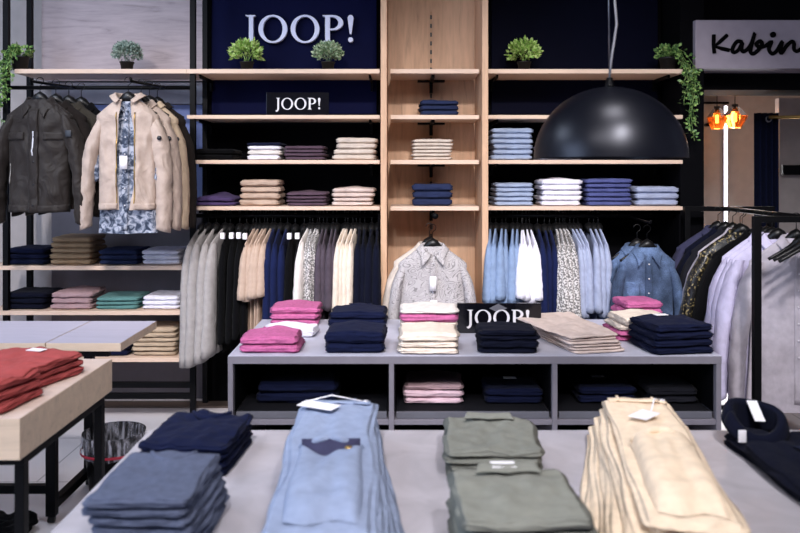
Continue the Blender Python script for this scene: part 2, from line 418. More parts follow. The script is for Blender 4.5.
for xx in (-1.95, -1.42): mk('faceout_arm', tube([(xx+.04, 4.58, 1.945), (xx, 4.12, 1.93), (xx, 4.11, 1.945)], .008), 'black_metal', rk)

# ------------------------------------------------------------------ dark bays
def bay(name, label, x0, x1, logo):
    b = thing(name, label, 'shelf', ((x0+x1)/2, 4.7, 0))
    box('back_panel', x0+.02, x1+.0, 4.93, 4.96, 0, 3.2, 'black_panel', b)
    o = box('back_panel', x0+.06, x1-.03, 4.90, 4.928, 1.815, 3.2, 'navy_panel' if logo else 'navy_shaded', b); o['label'] = 'navy upper panel'  # right bay's dimmer light is put into a darker navy
    for k, z in zs.items():
        th = .026 if k == 'top' else .022
        box('shelf', x0, x1, FY, BY, z-th, z, 'oak_edge', b)
        for xb in (x0+.06, x1-.06): 
            mk('bracket', add(boxvf(xb-.006, xb+.006, FY+.06, 4.93, z-th-.02, z-th, 0), boxvf(xb-.006, xb+.006, 4.87, 4.93, z-th-.07, z-th-.02, 0)), 'black_metal', b, False)
    mk('hanging_rail', tube([(x0+.02, 4.645, 1.19), (x1-.01, 4.645, 1.19)], .012), 'black_metal', b)
    box('side_panel', x1-.012, x1, FY+.03, 4.93, 0, 1.20, 'black_panel', b)
    return b
bay('wall_shelving', 'dark wall bay with oak shelves under big white lettering', -1.243, -.118, True)
bay('wall_shelving', 'dark wall bay with oak shelves between oak niche and fitting room', .515, 1.65, False)

# ------------------------------------------------------------------ oak niche
n_ = thing('oak_niche', 'tall oak niche with three narrow shelves between the two dark bays', 'shelf', (.2, 4.7, 0))
box('side_panel', -.111, -.076, 4.48, 4.96, 0, 3.2, 'oak_v', n_); box('side_panel', .472, .507, 4.48, 4.96, 0, 3.2, 'oak_v', n_)
box('back_panel', -.076, .472, 4.92, 4.96, 0, 3.2, 'oak_v', n_)
for k, z in zs.items():
    th = .026 if k == 'top' else .024
    box('shelf', -.056, .462, FY, 4.90, z-th, z, 'oak_edge', n_)
    mk('bracket', add(boxvf(.11, .28, 4.87, 4.915, z-th-.012, z-th, 0), boxvf(.185, .205, 4.6, 4.915, z-th-.018, z-th, 0), boxvf(.185, .205, 4.87, 4.915, z-th-.08, z-th-.018, 0)), 'black_metal', n_, False)
box('slotted_rail', .190, .201, 4.912, 4.922, .9, 2.46, 'slots', n_, 0)
mk('faceout_arm', tube([(.2, 4.92, 1.195), (.2, 4.44, 1.19), (.2, 4.43, 1.205)], .008), 'black_metal', n_)
mk('faceout_arm', tube([(.2, 4.435, 1.20), (.2, 4.425, 1.20)], .018, 14), 'black_metal', n_)

# ------------------------------------------------------------------ lettering
def ell(cx, cy, rx, ry, n=40, ccw=True): return [(cx+rx*math.cos(2*PI*k/n*(1 if ccw else -1)), cy+ry*math.sin(2*PI*k/n*(1 if ccw else -1))) for k in range(n)]
def arc(cx, cy, rx, ry, a0, a1, n=14): return [(cx+rx*math.cos(math.radians(a0+(a1-a0)*k/n)), cy+ry*math.sin(math.radians(a0+(a1-a0)*k/n))) for k in range(n+1)]
LET = [
 [[(.02, 1), (.36, 1), (.36, .965), (.285, .94), (.285, .12)]+arc(.0, .08, .285, .30, 0, -75)+[(-.02, -.16), (-.02, -.10)]+arc(-.02, .12, .155, .22, -75, 0)+[(.135, .94), (.02, .965)]],
 [ell(.98, .49, .51, .52), ell(.98, .49, .345, .455)],
 [ell(2.12, .49, .51, .52), ell(2.12, .49, .345, .455)],
 [[(2.74, 1), (3.12, 1)]+arc(3.10, .72, .37, .28, 85, -90)+[(3.0, .44), (3.0, .06), (3.09, .03), (3.09, 0), (2.74, 0), (2.74, .03), (2.83, .06), (2.83, .94), (2.74, .965)],
  [(3.0, .93), (3.06, .93)]+arc(3.06, .715, .235, .215, 85, -90)+[(3.0, .50)]],
 [arc(3.73, .88, .105, .125, 0, 180)+[(3.70, .30), (3.76, .30)], ell(3.73, .09, .088, .09)],
]
def lettering(name, x, y, z, h, depth, mt, parent=None, sx=1.):
    cu = bpy.data.curves.new(name, 'CURVE'); cu.dimensions = '2D'; cu.fill_mode = 'BOTH'; cu.extrude = depth/2
    for L in LET:
        for poly in L:
            s = cu.splines.new('POLY'); s.points.add(len(poly)-1); s.use_cyclic_u = True
            for p, (a, b) in zip(s.points, poly): p.co = (a*h*sx, b*h, 0, 1)
    t = bpy.data.objects.new('tmp', cu); me = bpy.data.meshes.new_from_object(t); bpy.data.objects.remove(t)
    me.transform(Matrix.Rotation(PI/2, 4, 'X')); me.materials.clear(); me.materials.append(MATS[mt])
    o = bpy.data.objects.new(name, me); C.objects.link(o)
    if parent: o.parent = parent; o.location = Vector((x, y, z))-rootof(parent).location
    else: o.location = (x, y, z)
    return o
D = 4.87
lw = X(353, D)-X(245, D); hL = (43.0-16)*D/F
o = lettering('wall_lettering', X(245.5, D), D, Z(42.5, D), hL, .03, 'letter', None, lw/hL/3.83)
tag(o, 'large pale three dimensional wall lettering on navy panel above the top shelf', 'sign')
def desk_sign(x0, x1, ztop, zbot, y, tx0, tx1, ty0, ty1, label, foot):
    t = thing('brand_sign', label, 'sign', ((x0+x1)/2, y, zbot))
    pn = box('panel', x0, x1, y-.006, y+.006, zbot+.001, ztop, 'sign_black', t, .001)
    box('foot', x0+.01, x1-.01, y+.006, y+.06, zbot+.001, zbot+.006, 'sign_black', t, .0005)
    h = ty1-ty0; w = tx1-tx0
    lettering('lettering', tx0, y-.0075, ty0, h, .002, 'white_plastic', pn, w/h/3.83)
    return t
D = 4.62
desk_sign(X(266.5, D), X(329, D), Z(92.5, D), zs['a'], D, X(276, D), X(320.5, D), Z(109.5, D), Z(98, D), 'small black sign with white letters on the second shelf under the wall lettering', 1)

# Kabin sign
D = 4.58
sg = thing('fitting_room_sign', 'white box sign with black handwritten word above fitting room opening', 'sign', (2.3, D, Z(69, D)))
box('sign_box', X(695.5, D), 3.3, D, 4.80, Z(68.5, D), Z(20, D), 'sign_white', sg, .003)
def K(u, v): return (X(690+u/7.27, D), D-.003, Z(10+v/7.27, D))
strokes = [[(172, 180), (170, 250), (176, 316)], [(268, 183), (215, 232), (180, 264), (225, 280), (285, 293)],
 [(376, 234), (345, 228), (318, 258), (306, 295), (322, 308), (352, 288), (378, 240), (374, 285), (388, 302), (420, 280), (448, 235), (468, 172), (452, 235), (438, 300), (458, 318), (495, 290), (522, 250), (508, 226), (480, 248), (500, 268), (545, 262), (590, 232), (572, 285), (596, 318), (630, 295), (668, 232), (656, 285), (664, 314), (700, 262), (738, 230), (754, 246), (754, 285), (776, 300), (806, 282)]]
def smooth_pts(p, n=5):
    out = []
    for i in range(len(p)-1):
        a, b, c, d = p[max(i-1, 0)], p[i], p[i+1], p[min(i+2, len(p)-1)]
        for k in range(n):
            t = k/n
            out.append(tuple(.5*((2*b[q])+(-a[q]+c[q])*t+(2*a[q]-5*b[q]+4*c[q]-d[q])*t*t+(-a[q]+3*b[q]-3*c[q]+d[q])*t**3) for q in range(2)))
    return out+[p[-1]]
vfs = [tube([K(*q) for q in (smooth_pts(s) if k == 2 else s)], 0.0118, 8) for k, s in enumerate(strokes)]
vfs.append(tube([(K(600, 181)[0], D-.01, K(600, 181)[2]), (K(600, 181)[0], D, K(600, 181)[2])], .0165, 14))
mk('lettering', add(*vfs), 'ink', sg)

# ------------------------------------------------------------------ plants
def leaf(c, n, l, w, V, Fc, rnd):
    n = n.normalized(); s = n.orthogonal().normalized(); s.rotate(Matrix.Rotation(rnd.uniform(0, 6.28), 3, n)); 
    i = len(V); V += [tuple(c), tuple(c+n*l*.5+s*w/2), tuple(c+n*l), tuple(c+n*l*.5-s*w/2)]; Fc.append((i, i+1, i+2, i+3))
def bush(px, D, ztop, r, leafm, label, seed, ll=.03, lw=.013, cnt=420):
    zb = zs['top']; x = X(px, D); t = thing('potted_plant', label, 'plant', (x, D, zb), 'potted plants along the top shelves')
    ph = .062
    pt_ = mk('pot', lathe((x, D, zb+.001), [(0, 0), (.031, 0), (.039, ph-.008), (.043, ph-.008), (.043, ph), (.037, ph), (.035, ph-.01), (0, ph-.01)], 24), 'pot_black', t)
    mk('soil', lathe((x, D, zb+.001), [(.0355, ph-.012), (.02, ph-.006), (0, ph-.005)], 20), 'soil', pt_)
    rnd = random.Random(seed); V, Fc = [], []; cz = zb+ph+r*.55
    for k in range(cnt):
        d = Vector((rnd.gauss(0, 1), rnd.gauss(0, 1), rnd.gauss(0, 1)+.25)).normalized()
        if d.z < -.45: d.z = -d.z
        rr = r*rnd.uniform(.45, 1.0)
        p = Vector((x+d.x*rr, D+d.y*rr, cz+d.z*rr*.82))
        leaf(p, (d+Vector((rnd.uniform(-.6, .6), rnd.uniform(-.6, .6), rnd.uniform(-.2, .8)))), ll*rnd.uniform(.6, 1.2), lw, V, Fc, rnd)
    mk('foliage', (V, Fc), leafm, t, False)
    st = [tube([(x, D, zb+ph-.015), (x+math.cos(a)*r*.3, D+math.sin(a)*r*.3, cz), (x+math.cos(a)*r*.65, D+math.sin(a)*r*.65, cz+r*.4*math.sin(a*3))], .0018, 5) for a in [k*.9 for k in range(9)]]
    mk('stems', add(*st), leafm, t)
bush(127, 4.70, 0, .085, 'leaf_grey', 'small grey-green potted bush on the far left top shelf', 1, .020, .011, 1500)
bush(247, 4.70, 0, .090, 'leaf_bright', 'bright green potted plant beneath the letter J on the top shelf', 2, .034, .018, 520)
bush(328, 4.70, 0, .085, 'leaf_sage', 'sage green potted bush beneath the letter P on the top shelf', 3, .022, .013, 1400)
bush(524, 4.70, 0, .095, 'leaf_bright', 'bright green potted plant on top shelf right of the oak niche', 4, .032, .017, 520)
def ivy(x, y, z, strands, label, seed, tall=.0):
    t = thing('hanging_ivy', label, 'plant', (x, y, z)); rnd = random.Random(seed)
    mk('pot', lathe((x, y, z+.001), [(0, 0), (.04, 0), (.05, .07), (.054, .07), (.054, .08), (.046, .08), (.044, .065), (0, .065)], 24), 'pot_black', t)
    V, Fc, tv = [], [], []
    for (dx, dy, drop, out) in strands:
        pts = []
        for k in range(15):
            s = k/14
            up = .07*math.sin(min(1, s*3)*PI)
            pts.append(Vector((x+dx*min(1, s*2.2)+.012*math.sin(s*9+dx*40), y+dy*min(1, s*2.5), z+.08+up*.7-drop*max(0, s-.15)**1.1)))
        tv.append(tube(pts, .0016, 5))
        for k in range(int(16+drop*75)):
            s = rnd.random()**.8*13.9; i = int(s); p = pts[i].lerp(pts[i+1], s-i)
            d = Vector((rnd.uniform(-1, 1), rnd.uniform(-1, .4), rnd.uniform(-.9, .5)))
            leaf(p+d*.012, d, rnd.uniform(.018, .032), rnd.uniform(.014, .024), V, Fc, rnd)
    for k in range(120):
        d = Vector((rnd.uniform(-1, 1), rnd.uniform(-1, 1), rnd.uniform(0, 1.1)))
        leaf(Vector((x, y, z+.08))+d*.055, d+Vector((0, 0, .3)), .028, .02, V, Fc, rnd)
    mk('vines', add(*tv), 'leaf_ivy', t); mk('foliage', (V, Fc), 'leaf_ivy', t, False)
ivy(X(20, 4.62), 4.62, 2.052, [(-.03, -.12, .34, 0), (-.06, -.13, .52, 0), (-.09, -.1, .42, 0), (.0, -.12, .20, 0), (-.045, -.14, .50, 0), (-.11, -.08, .5, 0), (-.075, -.13, .36, 0), (-.02, -.13, .28, 0)], 'trailing green ivy in dark pot hanging at far left edge of rack', 5)
ivy(X(668, 4.66), 4.66, 2.052, [(.06, -.13, .35, 0), (.09, -.13, .55, 0), (.11, -.12, .48, 0), (.05, -.14, .22, 0), (.13, -.12, .34, 0), (.10, -.14, .60, 0), (.08, -.13, .28, 0)], 'trailing green ivy hanging from right end of top shelf beside fitting room', 6)

# ------------------------------------------------------------------ folded clothes on wall shelves
def sh(x0, x1, key, items, place, kind='shirt', tent=0., d=.27, **k):
    D_ = 4.60; z = zs[key] if isinstance(key, str) else key
    w = (x1-x0)*D_/F
    if not isinstance(key, str): items = [(a, b_, t*.87) for a, b_, t in items]
    stack(X((x0+x1)/2, D_), D_+d/2-.01, z, w, d, items, place, kind=kind, tent=tent, n=(18, 12, 6), **k)
T = .0265
sh(191, 235, 'b', same('f_black', 'black', .033, 2), 'stack at left end of third shelf', 'sweater')
sh(246, 281, 'b', [('f_white', 'white', .03), ('f_offwhite', 'white', .03), ('f_white', 'white', .025), ('f_navy', 'navy', .018)], 'stack beside black pile on third shelf', 'shirt')
sh(283, 325, 'b', same('f_plum', 'plum', .021, 4), 'stack left of cream pile, third shelf', 'shirt')
sh(334, 377, 'b', same('f_stone', 'cream', .033, 4), 'stack at right end of third shelf', 'sweater', jit=1.6)
sh(193, 236, 'c', [('f_purple', 'purple', .024), ('f_purple', 'purple', .026)], 'stack at left end of fourth shelf', 'sweater', tent=.03)
sh(238, 280, 'c', same('f_tan', 'tan', .0385, 4), 'stack beside purple pile on fourth shelf', 'sweater')
sh(286, 328, 'c', same('f_plum', 'plum', .020, 4), 'stack right of tan pile, fourth shelf', 'shirt', tent=.01)
sh(331, 374, 'c', same('f_beige', 'beige', .026, 4), 'stack at right end of fourth shelf', 'sweater', tent=.012, jit=1.6)
sh(419, 459, 'a', same('f_midnavy', 'navy', .031, 3), 'stack on upper niche shelf', 'trousers')
sh(412, 453, 'b', same('f_stone', 'sand beige', .0205, 6), 'stack in the oak niche', 'shirt', tent=.008)
sh(412, 453, 'c', same('f_midnavy', 'navy', .043, 3), 'stack above the hanging patterned shirt', 'sweater')
sh(491, 534, 'b', same('f_skyblue', 'light blue', .0315, 6), 'stack just left of dome lamp', 'shirt')
sh(540, 584, 'b', same('f_paleblue', 'pale blue', .03, 3), 'stack behind the dome lamp', 'shirt')
sh(588, 630, 'b', same('f_charcoal', 'charcoal', .03, 3), 'stack behind right half of dome lamp', 'shirt')
sh(494, 534, 'c', same('f_skyblue', 'light blue', .027, 5), 'stack on shelf below, right of niche', 'shirt')
sh(541, 583, 'c', same('f_white', 'lilac white', .031, 5), 'stack between two blue piles', 'shirt', tent=.018)
sh(586, 633, 'c', same('f_violetblue', 'violet blue', .0265, 6), 'stack below the dome lamp', 'shirt', tent=.005)
sh(635, 680, 'c', same('f_paleblue', 'pale blue', .038, 3), 'stack at right end near fitting room', 'shirt')
Lr = dict(d=.26)
sh(4, 47, .902, same('f_navy', 'dark navy', .037, 3), 'leftmost stack on upper left-rack shelf', 'jeans')
sh(49, 92, .902, same('f_khaki', 'khaki', .038, 5), 'stack on upper left-rack shelf', 'trousers')
sh(98, 139, .902, same('f_midnavy', 'navy blue', .034, 3), 'stack between khaki and white piles', 'jeans')
sh(141, 181, .902, same('f_white', 'white', .034, 3), 'stack at right of upper left-rack shelf', 'trousers')
sh(2, 46, .639, same('f_deepnavy', 'dark navy', .037, 3), 'leftmost stack on middle left-rack shelf', 'jeans')
sh(49, 92, .639, same('f_mauve', 'dusty pink', .038, 3), 'stack beside dark jeans, middle left-rack shelf', 'trousers', tent=.01)
sh(95, 139, .639, same('f_teal', 'teal', .028, 3), 'stack between pink and white piles', 'trousers')
sh(141, 180, .639, same('f_white', 'white', .03, 3), 'stack beside teal pile, middle left-rack shelf', 'trousers')
sh(131, 177, .365, same('f_sand', 'sand coloured', .031, 6), 'stack on lowest left-rack shelf', 'trousers')
sh(92, 128, .365, same('f_navy', 'navy', .035, 2), 'stack beside sand trousers, lowest shelf', 'jeans')

# ------------------------------------------------------------------ jackets on the left rack
def front_garment(name, label, cat, loc, rz, g, mt, sl, group=None, collar=None, extras=(), inner=None, scale=1):
    t = thing(name, label, cat, (0, 0, 0), group)
    mk('body', g.body(), mt, t, local=True)
    for sgn in (-1, 1): mk('sleeve', g.sleeve(sgn, **(sl if isinstance(sl, dict) else sl[0 if sgn < 0 else 1])), mt, t, local=True)
    if collar: solidify(mk('collar', g.collar(**collar), mt, t, local=True), .003)
    for (nm, vf, m_, th) in extras:
        for one in (vf if isinstance(vf, list) else [vf]):
            par = t
            if nm == 'button': par = [c for c in t.children if c.name.startswith('placket')][-1]
            if nm == 'sleeve_badge': par = [c for c in t.children if c.name.startswith('sleeve')][1]
            o = mk(nm, one, m_, par, local=True)
            if th: solidify(o, th)
    t.location = loc; t.rotation_euler = (0, 0, rz); t.scale = (scale,)*3
    return t
def disc(p, r=.006, n=10, th=.003): return tube([p, Vector(p)+Vector((0, -th, 0))], r, n)

JX, JZ = X(40, 4.18), 1.835
g = G(W=.365, L=.60, hd=.055, neck=.062, drop=.085, flare=.0, wr=.013, folds=.008, seed=1)
btn = [disc(g.pt(.004, g.vz(z), -1, .008), .0045) for z in (-.20, -.33, -.45, -.56)]
pockets = [('pocket_flap', g.patch(sx, sx+.105*(1 if sx > 0 else 1), -.175, -.215, .006, 6, 4), 'shell_brown', .004) for sx in (-.16, .055)]
front_garment('field_jacket', 'dark brown zipped field jacket, foremost of the brown jackets, far left', 'jacket', (JX, 4.18, JZ), math.radians(-4), g, 'shell_brown',
  dict(Ls=.55, ang=7, r0=.062, r1=.045, flat=.75, wk=.014), None, dict(fall=.05, tip=.08, spread=.04, h=.025, front=.06, open_=.3),
  [('placket', g.patch(-.028, .028, -.05, -.60, .006, 4, 24), 'shell_brown', .004), ('zip', g.patch(-.005, .002, -.17, -.30, .009, 2, 10), 'white_plastic', .002),
   ('snap_button', btn, 'button_dark', 0), ('hem_band', g.patch(-.165, .165, -.56, -.598, .004, 26, 3), 'shell_brown', .006),
   ('chest_zip', g.patch(-.145, -.138, -.34, -.45, .005, 1, 8), 'zip', .003)]+pockets+
  [('inner_label', boxvf(-.022, .022, .012, .014, -.045, .012, 0), 'paper', 0),
   ('sleeve_badge', boxvf(.172, .205, -.066, -.060, -.20, -.165, .002), 'button_dark', 0)])
hanger((JX, 4.18, JZ+.022), 0, 'black hanger holding the foremost brown field jacket', None, True)
for k, (mt, lb) in enumerate([('f_darkbrown', 'dark brown jacket directly behind the foremost field jacket'), ('f_mossgrey', 'moss brown jacket third on the far left arm'), ('f_black', 'black jacket at back of the far left arm')]):
    gg = G(W=.365, L=.58, hd=.045, drop=.085, wr=.008, folds=.006, seed=20+k)
    xx = JX+.045+.035*k; yy = 4.27+.085*k
    front_garment('field_jacket', lb, 'jacket', (xx, yy, JZ-.005), math.radians(-6), gg, mt, dict(Ls=.50, ang=6, r0=.058, r1=.042), None, dict(fall=.04, tip=.06, spread=.03, open_=.3))
    hanger((xx, yy, JZ+.022), 0, ['black hanger in second place on the brown jackets arm', 'black hanger in third place on the brown jackets arm', 'rearmost black hanger on the brown jackets arm'][k], None)

JX2 = X(129, 4.18)
gi = G(W=.31, L=.70, hd=.036, neck=.056, drop=.085, flare=.02, wr=.007, folds=.014, seed=3)
front_garment('patterned_shirt', 'blue floral shirt worn under the foremost beige jacket', 'shirt', (JX2, 4.17, JZ-.01), 0, gi, 'floral', dict(Ls=.3, ang=3, r0=.03, r1=.03), None,
  dict(fall=.04, tip=.075, spread=.035, h=.03, front=.055, open_=.15),
  [('placket', gi.patch(-.016, .016, -.05, -.68, .004, 3, 26), 'floral', .003), ('button', [disc(gi.pt(0, gi.vz(-.1-.09*k), -1, .008), .004) for k in range(6)], 'button_white', 0),
   ('price_tag', boxvf(-.02, .02, -.075, -.073, -.36, -.29, 0), 'paper', 0)])
g2 = G(W=.335, L=.585, hd=.062, neck=.062, drop=.088, flare=.0, wr=.012, folds=.008, seed=5, gap=lambda v: (-.022-.014*math.sin(v*PI)-.01*v, .022+.032*math.sin(v*PI)+.006*v))
front_garment('light_jacket', 'open beige jacket over floral shirt, foremost on second arm', 'jacket', (JX2, 4.17, JZ), math.radians(3), g2, 'shell_beige',
  [dict(Ls=.57, ang=7, r0=.055, r1=.040, flat=.75, wk=.014), dict(Ls=.58, ang=3, r0=.056, r1=.043, flat=.85, wk=.014)], None, dict(fall=.015, tip=.028, spread=.012, h=.045, front=.05, open_=.45),
  [('zip', g2.patch(-.046, -.041, -.07, -.57, .003, 1, 26), 'brass', .003), ('zip', g2.patch(.050, .055, -.07, -.57, .003, 1, 26), 'brass', .003),
   ('hem_band', g2.patch(-.150, -.04, -.55, -.583, .004, 12, 3), 'shell_beige', .005), ('hem_band', g2.patch(.048, .150, -.55, -.583, .004, 12, 3), 'shell_beige', .005),
   ('sleeve_badge', disc((.178, -.058, -.205), .012, 16, .005), 'button_dark', 0)])
hanger((JX2, 4.17, JZ+.024), 0, 'black hanger holding the foremost beige jacket', None, True)
for k, (mt, lb) in enumerate([('shell_beige', 'beige jacket with badge directly behind the open beige jacket'), ('f_sand', 'sand jacket third on the second arm'), ('f_darkbrown', 'dark brown jacket at back of second arm')]):
    gg = G(W=.335, L=.60+.01*k, hd=.045, drop=.088, wr=.008, folds=.008, seed=30+k)
    xx = JX2+.035+.018*k; yy = 4.27+.085*k
    front_garment('light_jacket', lb, 'jacket', (xx, yy, JZ-.004), math.radians(-4), gg, mt, dict(Ls=.57, ang=4, r0=.055, r1=.042), None, dict(fall=.03, tip=.05, spread=.02, open_=.35),
       [('sleeve_badge', disc((.178, -.052, -.20), .012, 16, .005), 'button_dark', 0)] if k < 2 else ())
    hanger((xx, yy, JZ+.022), 0, ['black hanger in second place on the beige jackets arm', 'black hanger in third place on the beige jackets arm', 'rearmost black hanger on the beige jackets arm'][k], None)

# ------------------------------------------------------------------ face-out shirts: niche + denim
def shirt_extras(g, mt, bm, n=7, L=.62):
    return [('placket', g.patch(-.017, .017, -.055, -L, .004, 3, 26), mt, .003),
            ('button', [disc(g.pt(0, g.vz(-.09-.08*k), -1, .008), .0045) for k in range(n)], bm, 0)]
SX = X(432.5, 4.36); SZ = Z(246, 4.36)
g = G(W=.39, L=.70, hd=.05, neck=.058, drop=.10, flare=.02, wr=.008, folds=.010, seed=8)
front_garment('patterned_shirt', 'white paisley patterned shirt hanging face out in the oak niche', 'shirt', (SX, 4.36, SZ), 0, g, 'paisley', dict(Ls=.52, ang=4, r0=.058, r1=.042), None,
  dict(fall=.035, tip=.07, spread=.05, h=.022, front=.055, open_=.06), shirt_extras(g, 'paisley', 'button_white')+[('price_tag', boxvf(-.018, .018, -.078, -.076, -.24, -.16, 0), 'paper', 0), ('price_tag', boxvf(-.014, .022, -.080, -.078, -.36, -.29, 0), 'paper', 0)])
hanger((SX, 4.36, SZ+.022), 0, 'black hanger holding the white paisley shirt in niche', None, True)
g = G(W=.42, L=.70, hd=.05, drop=.1, wr=.007, folds=.010, seed=9)
front_garment('patterned_shirt', 'pale beige shirt hidden behind the white paisley shirt', 'shirt', (SX-.012, 4.50, SZ-.005), math.radians(3), g, 'f_stone', dict(Ls=.52, ang=7, r0=.06, r1=.045), None, dict(fall=.04, tip=.06, spread=.03))
hanger((SX-.012, 4.50, SZ+.018), 0, 'black hanger behind the paisley shirt hanger', None)
DX = X(647, 4.34); DZ = Z(247, 4.34)
g = G(W=.31, L=.66, hd=.045, neck=.054, drop=.085, flare=.01, wr=.010, folds=.006, seed=11)
front_garment('denim_shirt', 'blue denim shirt hanging face out right of striped shirts', 'shirt', (DX, 4.34, DZ), math.radians(-6), g, 'denim', dict(Ls=.50, ang=3, r0=.052, r1=.04), None,
  dict(fall=.045, tip=.08, spread=.045, h=.022, front=.06, open_=.25), shirt_extras(g, 'denim', 'button_white')+[('chest_pocket', g.patch(-.12, -.045, -.19, -.29, .004, 6, 8), 'denim', .002), ('inner_label', boxvf(-.02, .02, .012, .014, -.03, .008, 0), 'paper', 0)])
hanger((DX, 4.34, DZ+.022), 0, 'black hanger holding the blue denim shirt', None, True)
g = G(W=.31, L=.62, hd=.04, drop=.085, wr=.006, folds=.006, seed=12)
front_garment('denim_shirt', 'second denim shirt behind the front denim shirt', 'shirt', (DX-.022, 4.45, DZ-.004), math.radians(-6), g, 'denim', dict(Ls=.50, ang=3, r0=.05, r1=.04), None, dict(fall=.04, tip=.06, spread=.03))
hanger((DX-.022, 4.45, DZ+.018), 0, 'black hanger behind the denim shirt hanger', None)
mkarm = mk('faceout_arm', tube([(DX, 4.92, 1.19), (DX, 4.28, 1.17), (DX, 4.27, 1.185)], .007), 'black_metal', [o for o in bpy.data.objects if o.name == 'wall_shelving.001'][0])

# ------------------------------------------------------------------ side-hung garments on the two rails
ORDL = ['first', 'second', 'third', 'fourth', 'fifth', 'sixth', 'seventh']
def side_row(mt, cw, kind, pxs, where, ytop=240, Lg=.62, Ls=.30, r0=.062, r1=.075, yaw=62, ang=3, hd=.011, seed=1, W=.40, hm=True, flat=.5, name=None, spread=0, mt2=None, D_=4.43, clip=False):
    """one prototype garment, copied along the rail"""
    r0 *= .42; r1 *= .52; flat = 1.6
    g = G(W=W, L=Lg, hd=hd, neck=.05, drop=.08, flare=.0, wr=.004, folds=.004, seed=seed)
    vf = add(g.body(18, 20), g.sleeve(-1, Ls=Ls, ang=ang, r0=r0, r1=r1, flat=flat, n=14, nv=16, bendk=.0), g.sleeve(1, Ls=Ls, ang=ang, r0=r0, r1=r1, flat=flat, n=14, nv=16, bendk=.0))
    proto = None; N = len(pxs); gp = cw+' '+kind+'s on the rail'
    for i, px in enumerate(pxs):
        if N == 1: lab = f'{cw} hanging {kind} {where}'
        else:
            o_ = 'leftmost' if i == 0 else ('rightmost' if i == N-1 else ORDL[i]+' from left')
            lab = f'{cw} hanging {kind}, {o_} of those {where}'
        if proto is None: o = proto = mk(name or kind.replace(' ', '_'), vf, mt, local=True)
        else: o = proto.copy(); C.objects.link(o)
        rnd = random.Random(seed*31+i)
        y = 4.645; xf = X(px, D_)
        yw = math.radians(yaw+rnd.uniform(-2, 2)+(spread*(i-(N-1)/2)))
        # front shoulder (local -x end) is at xf, centre on the rail
        cx = xf+math.cos(yw)*W/2*.9+rnd.uniform(-.006, .006); cz = Z(ytop, D_)+.075+rnd.uniform(-.006, .006)
        cz = min(cz, 1.115)
        o.location = (cx, y, cz); o.rotation_euler = (0, math.radians(rnd.uniform(-3, 3)), yw); o.scale = (1, 1, rnd.uniform(.96, 1.03))
        tag(o, lab, kind.split()[-1], gp if N > 1 else None)
        if hm:
            h = hanger((cx, y, cz+.012), yw, f'black hanger of the {cw} {kind}, {"only one" if N == 1 else o_} {where}', 'hangers on the wall rails')
            if clip:
                cobj = mk('size_clip', boxvf(-.19, -.165, -.012, .012, -.055, -.02, .002), 'paper', h, False, local=True)
def rng(a, b, n): return [a+(b-a)*k/(n-1) for k in range(n)] if n > 1 else [(a+b)/2]
# yaw: local -x end towards the viewer -> rotate +~75deg
side_row('f_greyshirt', 'light grey', 'shirt', rng(186, 211, 4), 'beside the left rack', 238, .74, .62, .07, .075, 80, 4, seed=41)
side_row('f_black', 'black', 'blouse', rng(222, 244, 4), 'beside light grey shirts', 245, .68, .5, .045, .04, 87, seed=42, clip=True)
side_row('f_tan', 'beige', 'polo shirt', rng(244, 262, 5), 'left of navy ones', 243, .68, .26, .055, .078, 82, 3, seed=43)
side_row('f_indigo', 'navy', 'polo shirt', rng(268, 280, 3), 'beside beige ones', 242, .62, .5, .055, .05, 86, seed=44)
side_row('f_black', 'black', 'top', rng(289, 296, 2), 'behind pink folded pile', 246, .6, .4, .045, .045, 86, seed=45, clip=True)
side_row('f_offwhite', 'white', 'sweater', [299], 'above the pink folded pile', 243, .62, .50, .055, .055, 78, 6, seed=46)
side_row('speckle', 'grey speckled', 'sweater', rng(305, 313, 3), 'beside plum ones', 243, .62, .45, .045, .05, 84, 3, seed=47)
side_row('f_plumgrey', 'plum', 'polo shirt', rng(319, 332, 4), 'before cream ones', 240, .62, .33, .05, .055, 88, 2, seed=48)
side_row('f_cream', 'cream', 'sweater', rng(337, 350, 4), 'above navy folded pile', 240, .64, .42, .05, .042, 82, 5, seed=49)
side_row('f_deepnavy', 'dark navy', 'sweater', rng(357, 376, 4), 'beside the oak niche', 240, .62, .45, .055, .065, 88, 3, seed=50)
side_row('f_lightblue', 'light blue', 'polo shirt', rng(489, 518, 6), 'right of niche', 241, .62, .29, .05, .072, 80, 4, seed=51, mt2='denim')
side_row('f_white', 'white', 'polo shirt', rng(522, 537, 4), 'between blue ones', 245, .62, .27, .05, .085, 88, 3, seed=52, spread=4)
side_row('f_indigo', 'dark blue', 'polo shirt', rng(543, 556, 3), 'between white and speckled', 246, .62, .40, .048, .05, 88, 2, seed=53)
side_row('speckle', 'grey speckled', 'shirt', rng(561, 575, 4), 'in right bay', 240, .66, .42, .05, .072, 88, 3, seed=54, spread=3)
side_row('f_paleblue', 'pale blue', 'shirt', rng(581, 590, 3), 'left of denim shirt', 242, .62, .36, .045, .055, 96, 2, seed=55)
side_row('f_paleblue', 'icy blue', 'shirt', rng(597, 609, 3), 'next to denim shirt', 242, .62, .36, .05, .06, 92, 2, seed=56)

